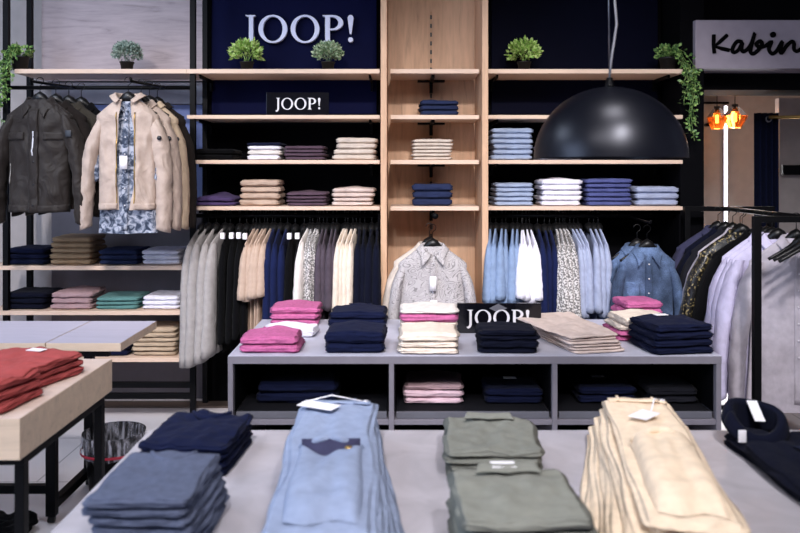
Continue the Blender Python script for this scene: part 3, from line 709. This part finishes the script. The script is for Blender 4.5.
# ------------------------------------------------------------------ gondola display
gy0, gy1, gx0, gx1, gh = 3.38, 4.22, -.746, 1.393, .653
gd = thing('display_cabinet', 'long low grey display cabinet with open cubbies in the middle', 'display table', (.32, 3.8, 0))
box('top_panel', gx0, gx1, gy0, gy1, gh-.034, gh, 'laminate', gd, .002)
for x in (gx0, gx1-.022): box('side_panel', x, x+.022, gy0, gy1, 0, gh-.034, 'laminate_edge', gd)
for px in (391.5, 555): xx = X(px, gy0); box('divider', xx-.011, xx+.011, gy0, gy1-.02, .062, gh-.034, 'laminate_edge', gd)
box('front_shade_strip', gx0, gx1, gy0-.002, gy0-.0002, gh-.034, gh-.0015, 'laminate_edge', gd, 0)  # added strip, shades the top panel's front face by darker colour
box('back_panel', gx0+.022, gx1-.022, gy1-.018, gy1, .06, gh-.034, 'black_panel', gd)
xs_ = [gx0+.022, X(391.5, gy0)-.011, X(391.5, gy0)+.011, X(555, gy0)-.011, X(555, gy0)+.011, gx1-.022]
for k in range(3):
    a, b_ = xs_[2*k], xs_[2*k+1]
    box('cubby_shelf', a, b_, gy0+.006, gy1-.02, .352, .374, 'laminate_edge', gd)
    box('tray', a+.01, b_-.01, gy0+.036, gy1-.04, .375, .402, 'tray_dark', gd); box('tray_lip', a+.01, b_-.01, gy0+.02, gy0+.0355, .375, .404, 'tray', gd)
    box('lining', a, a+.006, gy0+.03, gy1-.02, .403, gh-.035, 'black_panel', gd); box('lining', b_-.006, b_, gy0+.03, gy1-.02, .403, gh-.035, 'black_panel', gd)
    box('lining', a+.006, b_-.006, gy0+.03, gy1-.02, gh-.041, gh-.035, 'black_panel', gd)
box('base', gx0+.022, gx1-.022, gy0+.03, gy1-.02, .02, .06, 'black_panel', gd)

def gst(x0, x1, yb, items, place, kind='sweater', d=.26, rot=0, tent=0., **k):
    D_ = F*(CH-gh)/(yb-HY); w = (x1-x0)*D_/F; d *= .88; items = [(a, b_, t*.80) for a, b_, t in items]; tent *= .9
    return stack(X((x0+x1)/2, D_), D_+d/2, gh, w, d, items, place, rot=rot, kind=kind, tent=tent, **k)
gst(268, 319, 326, same('k_pink', 'pink', .037, 3), 'rear left cabinet-top pile', tent=.015, d=.28, group=None)
gst(258, 316, 338, [('f_white', 'white', .046)], 'between the two pink piles on cabinet top', 'shirt', d=.22, tent=.012, rot=-3)
gst(238, 299, 354, same('k_pink', 'pink', .044, 2), 'front left cabinet-top pile', tent=.018, d=.24, collar=(.05, .004))
gst(328, 388, 327, same('k_navy', 'navy', .045, 2), 'rear navy cabinet-top pile', tent=.02, d=.28, collar=(.06, .006))
gst(323, 386, 354, same('k_navy', 'navy', .055, 2)[:1]+[('k_navy', 'navy', .06)], 'front navy cabinet-top pile, left half', tent=.02, d=.28)
gst(400, 459, 338, same('f_cream', 'cream', .030, 3)+[('k_pink', 'pink', .052), ('f_offwhite', 'off-white', .022)], 'rear pile left of black sign', d=.26, tent=.012)
gst(398, 460, 355, [('f_cream', 'cream', .033), ('f_cream', 'cream', .033), ('f_cream', 'cream', .05)], 'front pile left of black sign', tent=.018, d=.25)
gst(479, 541, 354, [('f_deepnavy', 'dark navy', .026), ('f_deepnavy', 'dark navy', .045), ('f_deepnavy', 'dark navy', .022), ('f_deepnavy', 'dark navy', .028)], 'pile before black sign', 'trousers', tent=.008, d=.25)
stack(.835, 3.70, gh, .29, .56, same('f_beige', 'pale beige', .0125, 6), 'wide pile right of black sign', rot=9, kind='trousers', taper=.16, drift=(-.010, .004), wr=.010, spin=1.2, n=(26, 34, 6))
gst(612, 668, 341, [('k_pink', 'pink', .03), ('k_pink', 'pink', .03), ('f_cream', 'cream', .036), ('f_cream', 'cream', .04), ('k_pink', 'pink', .024)][:2]+[('f_cream', 'cream', .034), ('f_cream', 'cream', .045)], 'pile behind right navy pile', d=.26, rot=6, tent=.01, drift=(.010, -.008))
o = gst(622, 664, 325, [('f_cream', 'cream', .05), ('k_pink', 'pink', .05), ('k_pink', 'pink', .05)], 'rearmost right cabinet-top pile', d=.24, rot=6)
gst(648, 713, 355.5, same('f_navy', 'dark blue', .040, 4), 'pile at right cabinet end', 'sweater', d=.32, rot=9, tent=.006, tagged=True, wr=.008)
D_ = 3.86
desk_sign(X(457, D_), X(541, D_), Z(303, D_), gh, D_, X(467, D_), X(529, D_), Z(325, D_), Z(309.5, D_), 'black sign with white letters standing on the grey cabinet top', 1)
sgn_ = [o for o in bpy.data.objects if o.name == 'brand_sign.001'][0]
lx_, lz_ = X(498, D_), Z(308, D_)
mk('grey_rhombus', ([(lx_-.045, D_-.0075, lz_), (lx_, D_-.0075, lz_-.022), (lx_+.045, D_-.0075, lz_), (lx_, D_-.0075, lz_+.022), (lx_-.045, D_-.0062, lz_), (lx_, D_-.0062, lz_-.022), (lx_+.045, D_-.0062, lz_), (lx_, D_-.0062, lz_+.022)], [(0, 1, 2, 3), (4, 7, 6, 5), (0, 4, 5, 1), (1, 5, 6, 2), (2, 6, 7, 3), (3, 7, 4, 0)]), 'tray', sgn_, False)  # small flat grey rhombus on the sign's face
def cub(x0, x1, yb, items, place, kind='sweater', **k):
    D_ = F*(CH-.403)/(yb-HY)*1.0; D_ = 3.50; w = (x1-x0)*D_/F
    return stack(X((x0+x1)/2, D_), D_+.14, .403, w, .26, items, place, kind=kind, **k)
cub(255, 338, 412, same('f_navy', 'dark navy', .05, 2), 'left cubby pile')
cub(404, 465, 412, [('f_rosepale', 'pale pink', .026), ('f_rosepale', 'pale pink', .036), ('f_mauve', 'dusty rose', .024)], 'middle cubby pile', tent=.01)
cub(486, 546, 412, [('f_navy', 'navy', .032), ('f_navy', 'navy', .034)], 'right side of middle cubby', tagged=True)
cub(580, 640, 412, same('f_navy', 'navy', .036, 2), 'left side of right cubby', tagged=True)
cub(648, 700, 412, same('f_charcoal', 'charcoal', .036, 2), 'right side of right cubby')

# ------------------------------------------------------------------ foreground table
TH = .62
ft = thing('display_table', 'large grey display table in the foreground holding folded clothes', 'table', (.3, 1.8, 0))
box('tabletop', -.806, 1.75, 1.05, 2.51, TH-.045, TH, 'table_top', ft, .003)
for x in (-.77, 1.68):
    for y in (1.10, 2.43): box('leg', x, x+.035, y, y+.035, 0, TH-.045, 'black_metal', ft)
for y in (1.105, 2.435): box('apron', -.735, 1.68, y, y+.025, TH-.08, TH-.046, 'black_metal', ft)

stack(-.535, 1.79, TH, .235, .30, same('k_slate', 'slate blue', .0195, 7), 'foreground left pile', rot=-2, tent=.004, wr=.006, side=3, n=(36, 30, 8), drift=(-.004, 0), collar=(.055, .006))
stack(-.585, 2.26, TH, .255, .30, same('k_navy', 'navy', .0215, 4), 'pile behind the slate pile', rot=-5, tent=.012, wr=.012, n=(36, 30, 8), collar=(.06, .007))
stack(.262, 2.24, TH, .27, .31, same('f_olivelight', 'olive grey', .0205, 4), 'rear olive pile on near table', kind='shirt', rot=-4, tent=.004, wr=.010, n=(36, 30, 8))
OT = stack(.25, 1.67, TH, .265, .30, same('f_olivelight', 'olive grey', .0205, 7), 'front olive pile on near table', kind='shirt', rot=2, tent=.004, wr=.008, n=(36, 30, 8))
def flat_collar(parent, w, d, t, mt):
    """pointed shirt collar lying on a folded shirt, local coordinates of the folded shirt"""
    vs = []
    def f(u, v):
        x = (-1+2*u)*w/2; k = abs(-1+2*u)
        y = d/2-.015-.012*(1-k*k)-v*(.022+.030*(k**3 if k > .3 else 0)+.018*(1-k))
        return (x*(1+.25*v), y, t+.008+.008*math.sin(PI*min(1, v+.15))+.002)
    return solidify(mk('collar', grid(f, 24, 5), mt, parent, local=True), .003)
def topify(o, name='body'):
    """turn a single mesh thing into an empty with a body part"""
    t = bpy.data.objects.new('tmp', None); C.objects.link(t)
    t.location = o.location.copy(); t.rotation_euler = o.rotation_euler.copy()
    for k in ('label', 'category', 'group', 'kind'):
        if k in o: t[k] = o[k]; del o[k]
    nm = o.name; o.name = name; t.name = nm
    o.parent = t; o.location = (0, 0, 0); o.rotation_euler = (0, 0, 0)
    return t
t_ = topify(OT[-1]); flat_collar(t_, .12, .30, .0205, 'f_olivelight')
mk('price_tag', boxvf(-.035, .02, .10, .135, .036, .038, 0), 'paper', t_, False, local=True)
ro = [o for o in bpy.data.objects if o.get('label', '').startswith('olive grey folded shirt, topmost in the rear')][0]
t_ = topify(ro); flat_collar(t_, .12, .31, .0205, 'f_olivelight')

# trousers: long folded slabs
def trouser_vf(w, L, t, seed, waist=True, bend=0., taper=0.):
    return fold_vf(w, L, t, seed, front=2, side=2, wr=.007, rough=.008, n=(22, 54, 8), taper=taper, bend=bend)
def trousers(cx, cy, z, w, L, items, place, rot, colour, mt, drift, flap=None, tagpos=None, spin=0, fl_mt=None, kind='trousers', taper=0.):
    N = len(items); zz = z+.001
    for i, t in enumerate(items):
        _seed[0] += 1; top = i == N-1
        pos = ORD[N-1-i] if i else 'lowest'
        lab = f'{colour} folded {kind}, {pos} in the {place}'
        th = thing('folded_trousers', lab, 'trousers', (0, 0, 0)) if top else None
        o = mk('legs' if top else 'folded_trousers', trouser_vf(w, L, t*.98, _seed[0], taper=taper), mt, th, local=True)
        if top:
            if flap:
                y0, y1, fw, fh = flap
                blue = fl_mt is not None
                def ff(u, v):
                    x = (-1+2*u); y = y0+(y1-(.045*(1-x*x) if blue else 0)-y0)*v
                    h = fh*math.sin(min(1, v*4+.02)*PI/2)*(1-abs(x)**5)**.5*(1-(.25 if blue else 0)*v)+.0015
                    h += .008*noise.noise(Vector((x*2.5, v*4, 7.7)))*(1-abs(x)**2)*min(1, v*4)-.010*math.exp(-((v-.3)/.12)**2)*(1-x*x)*min(1, v*4)
                    if blue: h -= .020*max(0, v-.6)/.4*(1-x*x)
                    return (x*fw/2*(1+.06*math.sin(v*5)-.10*(1-v)), y+.010*math.sin(x*4), t+h)
                mk('folded_leg_end', add(grid(ff, 28, 36)), mt, th, local=True)
                if blue:
                    mk('waist_inside_shaded', grid(lambda u, v: ((-1+2*u)*fw*.44, y1-.05*(1-(-1+2*u)**2)*(1-v)-.002, t+.004+.026*v), 18, 4), 'f_violetgrey', th, local=True)  # inside of the waist opening, its shadow put into a darker fabric
                    mk('inner_button', lathe((fw*.27, y1-.035, t+.016), [(0, 0), (.010, 0), (.010, .004), (0, .006)], 14), 'brass', th, local=True)
                hh = .028 if blue else .047
                mk('hem', tube([((-1+2*k/18)*fw/2*.97, y1+.006*math.sin(k*.9), t+hh*math.sin(PI*(k+.5)/19)**.5+.003*math.sin(k*1.3)) for k in range(19)], [.003+.007*math.sin(PI*(k+.6)/19.2) for k in range(19)], 8), mt, th, local=True)
            # waistband and belt loops at the far end
            wb = grid(lambda u, v: ((-1+2*u)*(w/2-.018), L/2-.012-.034*v, t+.0035+.006*noise.noise(Vector((u*3, v, _seed[0])))-.004*abs(-1+2*u)**3), 20, 3)
            solidify(mk('waistband', wb, mt, th, local=True), .004)
            [mk('belt_loop', boxvf(x-.004, x+.004, L/2-.05, L/2-.010, t+.004, t+.0095, .001), mt, th, local=True) for x in (-w*.28, w*.22)]
            mk('button', lathe((w*.36, L/2-.028, t+.004), [(0, 0), (.008, 0), (.008, .003), (0, .004)], 14), fl_mt or 'button_white', th, local=True)
            if tagpos:
                tx, ty, ta, tl = tagpos
                m_ = Matrix.Translation((tx, ty, t+.012)) @ Matrix.Rotation(math.radians(ta), 4, 'Z')
                vf = boxvf(-.028, .028, -tl/2, tl/2, 0, .0015, 0); mk('price_tag', ([m_ @ Vector(v) for v in vf[0]], vf[1]), 'paper', th, False, local=True)
                e = m_ @ Vector((0, tl/2, .001))
                mk('tag_string', tube([e, e.lerp(Vector((w*.30, L/2-.02, t+.02)), .5)+Vector((0, 0, .012)), Vector((w*.32, L/2-.03, t+.006))], .0022, 6), 'paper', th, local=True)
            o = th
        else: tag(o, lab, 'trousers')
        o.location = (cx+drift[0]*(i-N+1), cy+drift[1]*(i-N+1), zz); o.rotation_euler = (0, 0, math.radians(rot+spin*(N-1-i)))
        zz += t
trousers(.668, 2.0, TH, .21, .90, [.024]*5, 'foreground cream pile', -9, 'cream', 'f_creampant', (.026, .008), (-.40, .0, .155, .044), (-.005, .24, -35, .085), spin=-1.5)
trousers(-.175, 1.97, TH, .235, .90, [.024]*5, 'foreground light blue pile', 2, 'light blue', 'f_bluejean', (-.011, 0), (-.40, .02, .17, .035), (-.055, .36, 62, .12), spin=1.2, taper=.0, fl_mt='button_white')

# navy polo lying at the right
np_ = thing('folded_polo', 'dark navy garment with standing collar and white label at right foreground', 'clothes', (1.165, 2.0, TH))
_seed[0] += 1
vf = fold_vf(.36, .78, .045, 77, wr=.016, rough=.012, n=(30, 50, 8)); mk('body', vf, 'f_deepnavy', np_, local=True)
def cl(u, v):
    a = 2*PI*u; far = .5+.5*math.sin(a); k = 1+.10*v
    return (-.095-.068*math.cos(a)*k, .345+.056*math.sin(a)*k+.012*far, .036+(.030+.068*far)*(1-v)+.010*math.sin(2*a+1))
solidify(mk('collar', grid(cl, 36, 6), 'f_deepnavy', np_, local=True), .010)
def cfall(u, v):
    a = 2*PI*u; p = cl(u, 0)
    return (p[0]-.026*math.cos(a)*v**.6, p[1]+.022*math.sin(a)*v**.6, p[2]+.006*math.sin(v*PI)-.038*v**1.3)
solidify(mk('collar_fall', grid(cfall, 36, 6), 'f_deepnavy', np_, local=True), .006)
mk('inner_label', grid(lambda u, v: (-.100+.030*u+.014*v, .398-.004*u-.028*v, .128-.055*v), 6, 6), 'paper', np_, local=True)
mk('size_label', boxvf(-.182, -.160, .262, .268, .045, .080, .001), 'paper', np_, local=True)
mk('placket', grid(lambda u, v: (-.05+.045*u+.04*v, .22-.55*v, .051+.004*math.sin(v*14)), 3, 20), 'f_navy', np_, local=True)
for k in range(1, 7): mk('button', lathe((-.028+.04*k/6, .20-.55*k/6, .054), [(0, 0), (.0075, 0), (.0075, .004), (0, .005)], 12), 'button_dark', np_, local=True)

# ------------------------------------------------------------------ left tables
t1 = thing('display_table', 'thick light oak display table at lower left with red sweaters', 'table', (-1.6, 2.55, 0))
H1 = .75
box('tabletop', -2.2, -1.077, 2.21, 2.92, H1-.118, H1, 'oak_table', t1, .003)
mk('top_surface', boxvf(-2.199, -1.078, 2.211, 2.919, H1, H1+.001, 0), 'oak_top', t1, False)
for y in (2.26, 2.85):
    for x in (-2.15, -1.118): box('leg', x, x+.028, y, y+.032, 0, H1-.15, 'black_metal', t1)
for x in (-2.15, -1.118): box('frame_bar', x, x+.028, 2.26, 2.882, H1-.15, H1-.119, 'black_metal', t1); pass
for y in (2.26, 2.85): box('frame_bar', -2.118, -1.118, y, y+.032, H1-.15, H1-.119, 'black_metal', t1)
t2 = thing('display_table', 'grey topped display table behind the oak table with overhanging leaf', 'table', (-1.9, 3.42, 0))
box('tabletop', -2.5, -1.452, 3.19, 3.66, H1-.056, H1, 'oak_table', t2, .002); box('leaf_panel', -1.448, -1.142, 3.19, 3.66, H1-.034, H1, 'oak_table', t2, .002)
mk('top_surface', add(boxvf(-2.499, -1.453, 3.191, 3.659, H1, H1+.001, 0), boxvf(-1.447, -1.143, 3.191, 3.659, H1, H1+.001, 0)), 'oak_top_grey', t2, False)
for y in (3.21, 3.60):
    for x in (-2.4, -1.46): box('leg', x, x+.04, y, y+.035, .03, H1-.056, 'black_metal', t2)
    box('support_bar', -1.42, -1.20, y, y+.03, H1-.06, H1-.035, 'black_metal', t2)
for x in (-2.4, -1.46): box('stretcher', x, x+.035, 3.245, 3.60, .05, .085, 'black_metal', t2)
box('stretcher', -2.36, -1.46, 3.22, 3.25, .12, .155, 'black_metal', t2)
for y in (3.225, 3.615):
    for x in (-2.38, -1.44): mk('caster', tube([(x-.012, y, .0155), (x+.012, y, .0155)], .015, 16), 'black_plastic', t2)
stack(-1.285, 2.66, H1+.001, .32, .25, same('f_coral', 'brick red', .023, 3), 'rear pile on oak table', rot=-16, tent=.006, wr=.010, n=(36, 28, 8), tagged=True, side=3)
stack(-1.31, 2.36, H1+.001, .36, .23, same('f_coral', 'brick red', .030, 3), 'front pile on oak table', rot=-10, tent=.006, wr=.010, n=(36, 28, 8), side=2)

# bin
bx, by = X(111, 3.52), 3.56
bn = thing('waste_bin', 'black round waste bin with clear liner bag under the left tables', 'bin', (bx, by, 0))
mk('bin_body', lathe((bx, by, .001), [(0, 0), (.105, 0), (.135, .262), (.139, .268), (.135, .268), (.103, .008), (0, .008)], 40), 'black_metal', bn)
def bagf(u, v):
    a = 2*PI*u; r = .138+.008*math.sin(v*PI)+.003*noise.noise(Vector((math.cos(a)*6, math.sin(a)*6, v*5)))
    return (bx+r*math.cos(a), by+r*math.sin(a), (.270)-.10*v-.012*noise.noise(Vector((math.cos(a)*3, math.sin(a)*3, 2)))*v)
mk('liner_bag', grid(bagf, 60, 8), 'bag_film', bn)
def bagi(u, v):
    a = 2*PI*u; r = .132-.03*v+.006*noise.noise(Vector((math.cos(a)*9, math.sin(a)*9, v*4)))
    return (bx+r*math.cos(a), by+r*math.sin(a), (.270)-.24*v)
mk('liner_bag', grid(bagi, 60, 8), 'bag_film', bn)
mk('red_band', lathe((bx, by, .185), [(.1455, 0), (.1465, .006), (.1455, .012)], 40), 'red_band', bn)

o = mk('shaggy_bundle', fold_vf(.30, .22, .06, 91, wr=.03, rough=.02, n=(50, 36, 8)), 'f_black', local=True); o.location = (-1.63, 3.08, .001); tag(o, 'black shaggy bundle on the floor under the left tables', 'bundle')
# ------------------------------------------------------------------ dome lamp
lx, ly, r_ = X(609.5, 2.6), 2.6, .249; lz = Z(158, 2.6)
lp = thing('pendant_lamp', 'large black dome pendant lamp hanging in front of right shelves', 'lamp', (lx, ly, lz))
prof = [(r_*math.cos(a), r_*.95*math.sin(a)) for a in [PI/2*k/24 for k in range(24)]]+[(.012, r_*.95)]
prof2 = [(r-.004 if r > .02 else r, max(0, z-.004)) for r, z in prof][::-1]
mk('shade', lathe((lx, ly, lz), prof+prof2, 64), 'dome', lp)
mk('cap', lathe((lx, ly, lz+r_*.95-.004), [(.0, .035), (.010, .035), (.014, .012), (.022, 0), (0, 0)], 24), 'black_metal', lp)
mk('bulb', lathe((lx, ly, lz+.08), [(0, 0), (.02, .006), (.03, .03), (.02, .06), (.014, .08), (.014, .15), (0, .15)], 24), 'white_plastic', lp)
zt = lz+r_*.95+.03
mk('cord', tube([(lx, ly, zt), (lx+.006, ly, zt+.06), (lx+.024, ly, zt+.18), (lx+.012, ly, zt+.32), (lx+.006, ly, 3.3)], .0042, 8), 'cord', lp)
mk('suspension_wire', tube([(lx, ly, zt), (lx-.003, ly, zt+.3), (lx-.004, ly, 3.3)], .0022, 8), 'steel', lp)

# ------------------------------------------------------------------ right garment rack
rr = thing('garment_rack', 'black steel garment rack full of coats and shirts, far right', 'rack', (1.9, 4.0, 0))
RZ = 1.24
for (x, y) in ((1.60, 3.5), (2.14, 3.5), (1.655, 4.5), (2.14, 4.5)): box('post', x-.016, x+.016, y-.016, y+.016, .0, RZ+.012, 'black_metal', rr)
for y in (3.5, 4.5): box('cross_bar', 1.64 if y > 4 else 1.616, 2.124, y-.014, y+.014, RZ-.016, RZ+.012, 'black_metal', rr)
for y in (3.5, 4.5): box('cross_bar', 1.616 if y < 4 else 1.67, 2.124, y-.012, y+.012, .08, .105, 'black_metal', rr)
mk('hanging_rail', tube([(1.87, 4.486, RZ), (1.87, 3.3, RZ)], .013), 'black_metal', rr)
lst = [(4.44, 'f_violetgrey', 'dark grey-violet', 'coat', .62, .05, 'rearmost on right rack'), (4.36, 'f_deepnavy', 'midnight navy', 'blazer', .64, .05, 'second from back on right rack'),
 (4.29, 'f_charcoal', 'charcoal', 'blazer', .62, .05, 'third from back on right rack'), (4.22, 'f_linen', 'pale grey', 'blouse', .66, .03, 'between charcoal and sequinned ones, right rack'),
 (4.15, 'sequin', 'gold and black sequinned', 'jacket', .60, .05, 'on right rack before the black coat'), (4.07, 'f_black', 'black', 'coat', .66, .05, 'behind the lilac shirts, right rack'),
 (3.98, 'f_lilac', 'lilac white', 'shirt', .80, .03, 'rearmost of four pale shirts, right rack'), (3.92, 'f_lilac', 'lilac white', 'shirt', .80, .03, 'second of four pale shirts from back, right rack'),
 (3.86, 'f_lilac', 'lilac white', 'shirt', .82, .03, 'third of four pale shirts from back, right rack'), (3.78, 'f_linen', 'greyish lilac', 'shirt', .84, .04, 'foremost on right rack with wide collar')]
for k, (y, mt, cw, kd, L, hd, wh) in enumerate(lst):
    gg = G(W=.44 if kd != 'coat' else .46, L=L, hd=hd*.8, neck=.06, drop=.12, flare=.03, wr=.008, folds=.014, seed=60+k)
    big = kd in ('shirt',)
    rz_ = math.radians(-14 if k < 6 else -10)
    dxx = [-.06, -.05, -.04, -.03, -.05, .0, .0, .0, .0, .05][k]
    t = front_garment('hanging_'+kd, f'{cw} {kd} {wh}', kd, (1.87+dxx, y, 1.13), rz_, gg, mt, dict(Ls=.58 if not big else .66, ang=10 if k < 6 else 6, r0=.07, r1=.045 if not big else .055, wk=.008), None,
        dict(fall=.045, tip=.085 if k == 9 else .06, spread=.06 if k == 9 else .03, open_=.3),
        shirt_extras(gg, mt, 'button_white', 7, L*.95) if big else ())
    hanger((1.87+dxx, y, 1.152), rz_, f'black hanger of the {cw} {kd} {wh}' if len(f'black hanger of the {cw} {kd} {wh}'.split()) <= 16 else f'black hanger of {cw} {kd}', None, s=1.0)
for k in range(3):
    hanger((1.87, 3.62-.05*k, 1.142), math.radians(-10), 'grey empty hanger near the front end of the right rack rail', 'empty hangers on right rack')

# ------------------------------------------------------------------ fitting room
struct('door_1', X(688, 6.4), X(722, 6.4), 6.40, 6.44, 0, Z(104, 6.4), 'cream_wall', bev=.002)
struct('trim_5', X(688, 6.38), X(729, 6.38), 6.38, 6.46, Z(104, 6.4), Z(102, 6.4), 'black_metal', bev=.001)
hk = thing('wall_hook', 'small black hook on pale door beside amber lamps', 'hook', (X(708, 6.39), 6.39, Z(125, 6.39)))
mk('knob', tube([(X(706, 6.39), 6.40, Z(125, 6.39)), (X(706, 6.39), 6.35, Z(125, 6.39)), (X(709, 6.39), 6.335, Z(124, 6.39))], [.012, .014, .02], 14), 'black_metal', hk)
ld = thing('led_strip_light', 'vertical white led strip light in the fitting room', 'lamp', (X(725.5, 6.2), 6.2, .3))
mk('diffuser', boxvf(X(724.3, 6.2), X(727, 6.2), 6.19, 6.20, .92, Z(106, 6.2), .002), 'led', ld); box('profile', X(723.6, 6.2), X(727.7, 6.2), 6.2005, 6.22, .0, Z(105, 6.2), 'steel', ld)
for px, py, dd, lb in ((717, 119, 5.8, 'left'), (735, 117.5, 5.6, 'right')):
    x, z = X(px, dd), Z(py, dd); s = .088 if lb == 'right' else .075
    t = thing('pendant_lamp', f'amber glass pendant lamp, the {lb} one in the fitting room', 'lamp', (x, dd, z))
    mk('glass_shade', lathe((x, dd, z), [(.03, .075), (s, .012), (s*.97, -.01), (.045, -.075), (.043, -.073), (s*.93, -.01), (s*.96, .01), (.028, .07)], 8), 'amber_glass', t, False)
    mk('filament', tube([(x, dd, z-.03), (x, dd, z+.03)], .012, 10), 'filament', t)
    mk('socket', lathe((x, dd, z+.045), [(0, .05), (.022, .05), (.024, 0), (0, 0)], 16), 'brown_strip', t)
    mk('cord', tube([(x, dd, z+.09), (x, dd, 2.42)], .003), 'black_metal', t)
    L = bpy.data.lights.new('bulb', 'POINT'); L.energy = 2.2; L.color = (1, .5, .2); L.shadow_soft_size = .03
    lo = bpy.data.objects.new('bulb_light', L); C.objects.link(lo); lo.parent = t; lo.location = (0, 0, -.1)
cu_x0, cu_x1, cy_ = X(755, 5.25), X(779, 5.25), 5.25
ct = thing('fitting_curtain', 'dark navy curtain gathered at the fitting room opening', 'curtain', (2.45, cy_, 0))
mk('cloth', grid(lambda u, v: (cu_x0+(cu_x1-cu_x0)*u, cy_+.025*math.sin(u*26+.4*v), .03+(Z(113, 5.25)-.03)*v), 60, 12), 'k_navy', ct); solidify(ct.children[0], .004)
mk('eyelet', add(*[lathe((0, 0, 0), [(.014, -.003), (.022, -.003), (.022, .003), (.014, .003)], 16)]), 'steel', ct, local=True)
ey = ct.children[-1]; ey.rotation_euler = (PI/2, 0, 0); ey.location = (X(769, 5.2)-2.45, -.045, Z(119, 5.2))
rd = mk('curtain_rod', tube([(X(769, 5.2), 5.2, Z(117.5, 5.2)), (3.7, 5.17, Z(113, 5.2))], .011, 12), 'brass'); tag(rd, 'brass curtain rod running right from the navy curtain', 'curtain rod')
struct('wall_partition', X(779, 5.6), 3.9, 5.6, 5.66, 0, Z(98, 5.6), 'cream_wall', bev=.002)
hb = mk('wall_rail', add(boxvf(X(783, 5.55), 3.2, 5.55, 5.575, Z(175, 5.55), Z(165, 5.55), .002), boxvf(X(790, 5.55), X(793, 5.55), 5.575, 5.6, Z(172, 5.55), Z(168, 5.55), 0)), 'black_metal', None, False); tag(hb, 'black bar mounted on the pale partition right of curtain', 'rail')

# ------------------------------------------------------------------ lights
def area(name, loc, tgt, size, e, col=(1, 1, 1), sy=None, spread=180):
    L = bpy.data.lights.new(name, 'AREA'); L.energy = e; L.color = col; L.size = size; L.spread = math.radians(spread)
    if sy: L.shape = 'RECTANGLE'; L.size_y = sy
    o = bpy.data.objects.new(name, L); C.objects.link(o); o.location = loc
    o.rotation_euler = (Vector(tgt)-Vector(loc)).to_track_quat('-Z', 'Y').to_euler(); return o
def spot(name, loc, tgt, e, ang, col=(1, 1, 1), blend=.7, r=.06):
    L = bpy.data.lights.new(name, 'SPOT'); L.energy = e; L.color = col; L.spot_size = math.radians(ang); L.spot_blend = blend; L.shadow_soft_size = r
    o = bpy.data.objects.new(name, L); C.objects.link(o); o.location = loc
    o.rotation_euler = (Vector(tgt)-Vector(loc)).to_track_quat('-Z', 'Y').to_euler(); return o
WARM = (1, .95, .95); NEU = (.98, .95, 1.0); COOL = (.72, .82, 1.0)
for x in (-1.8, -.7, .3, 1.2): spot('ceiling_spot', (x, 1.6, 3.2), (x*1.0, 4.7, 1.05), 235, 50, WARM, .9, .08)
area('ceiling_fill', (-2.3, 3.0, 3.25), (-2.3, 3.3, 0), 1.2, 45, COOL, 1.2)  # added fill, lifts the left floor and racks; no fixture built
area('ceiling_fill', (.72, 2.05, 3.28), (.72, 2.1, 0), .5, 16, NEU, .5)  # added small area light, gives the dome lamp its top highlight
area('fitting_light', (X(731, 6.1), 6.1, 1.1), (2.6, 5.2, 1.1), .06, 13, NEU, 1.8)
for x in (-.4, .9): spot('ceiling_spot', (x, .6, 3.2), (x, 3.6, .6), 210, 44, NEU, .9, .08)
for x in (-.4, .7): spot('ceiling_spot', (x, -.2, 3.2), (x, 2.0, .65), 190, 52, NEU, .9, .08)
spot('ceiling_spot', (-1.6, .9, 3.2), (-1.5, 2.9, .7), 130, 60, NEU, .8, .08)
spot('ceiling_spot', (2.0, 1.4, 3.2), (1.85, 4.0, .9), 170, 50, NEU, .8, .08)
area('ceiling_fill', (0, .5, 3.25), (0, 1.6, 0), 2.5, 70, NEU, 1.5)  # broad soft fill added overhead, unseen
area('cool_side_fill', (-3.6, 1.4, 1.9), (0, 2.6, .8), 3.2, 130, (.58, .72, 1.0), 2.0)  # added cool light for the dome's blue side and the floor; no window there
w = bpy.data.worlds.new('World'); bpy.context.scene.world = w; w.use_nodes = True
w.node_tree.nodes['Background'].inputs[0].default_value = (.5, .55, .7, 1); w.node_tree.nodes['Background'].inputs[1].default_value = .05

# ------------------------------------------------------------------ camera
cam = bpy.data.cameras.new('camera'); co = bpy.data.objects.new('camera', cam); C.objects.link(co)
cam.sensor_width = 36; cam.lens = F/800*36; cam.shift_y = -(533/2-HY)/800
co.location = (0, 0, CH); co.rotation_euler = (PI/2, 0, 0)
cam.dof.use_dof = True; cam.dof.focus_distance = 4.3; cam.dof.aperture_fstop = 2.8
sc = bpy.context.scene; sc.camera = co
sc.view_settings.view_transform = 'Standard'; sc.view_settings.look = 'None'; sc.view_settings.gamma = 1; sc.view_settings.exposure = 0.0
sc.view_settings.use_curve_mapping = False
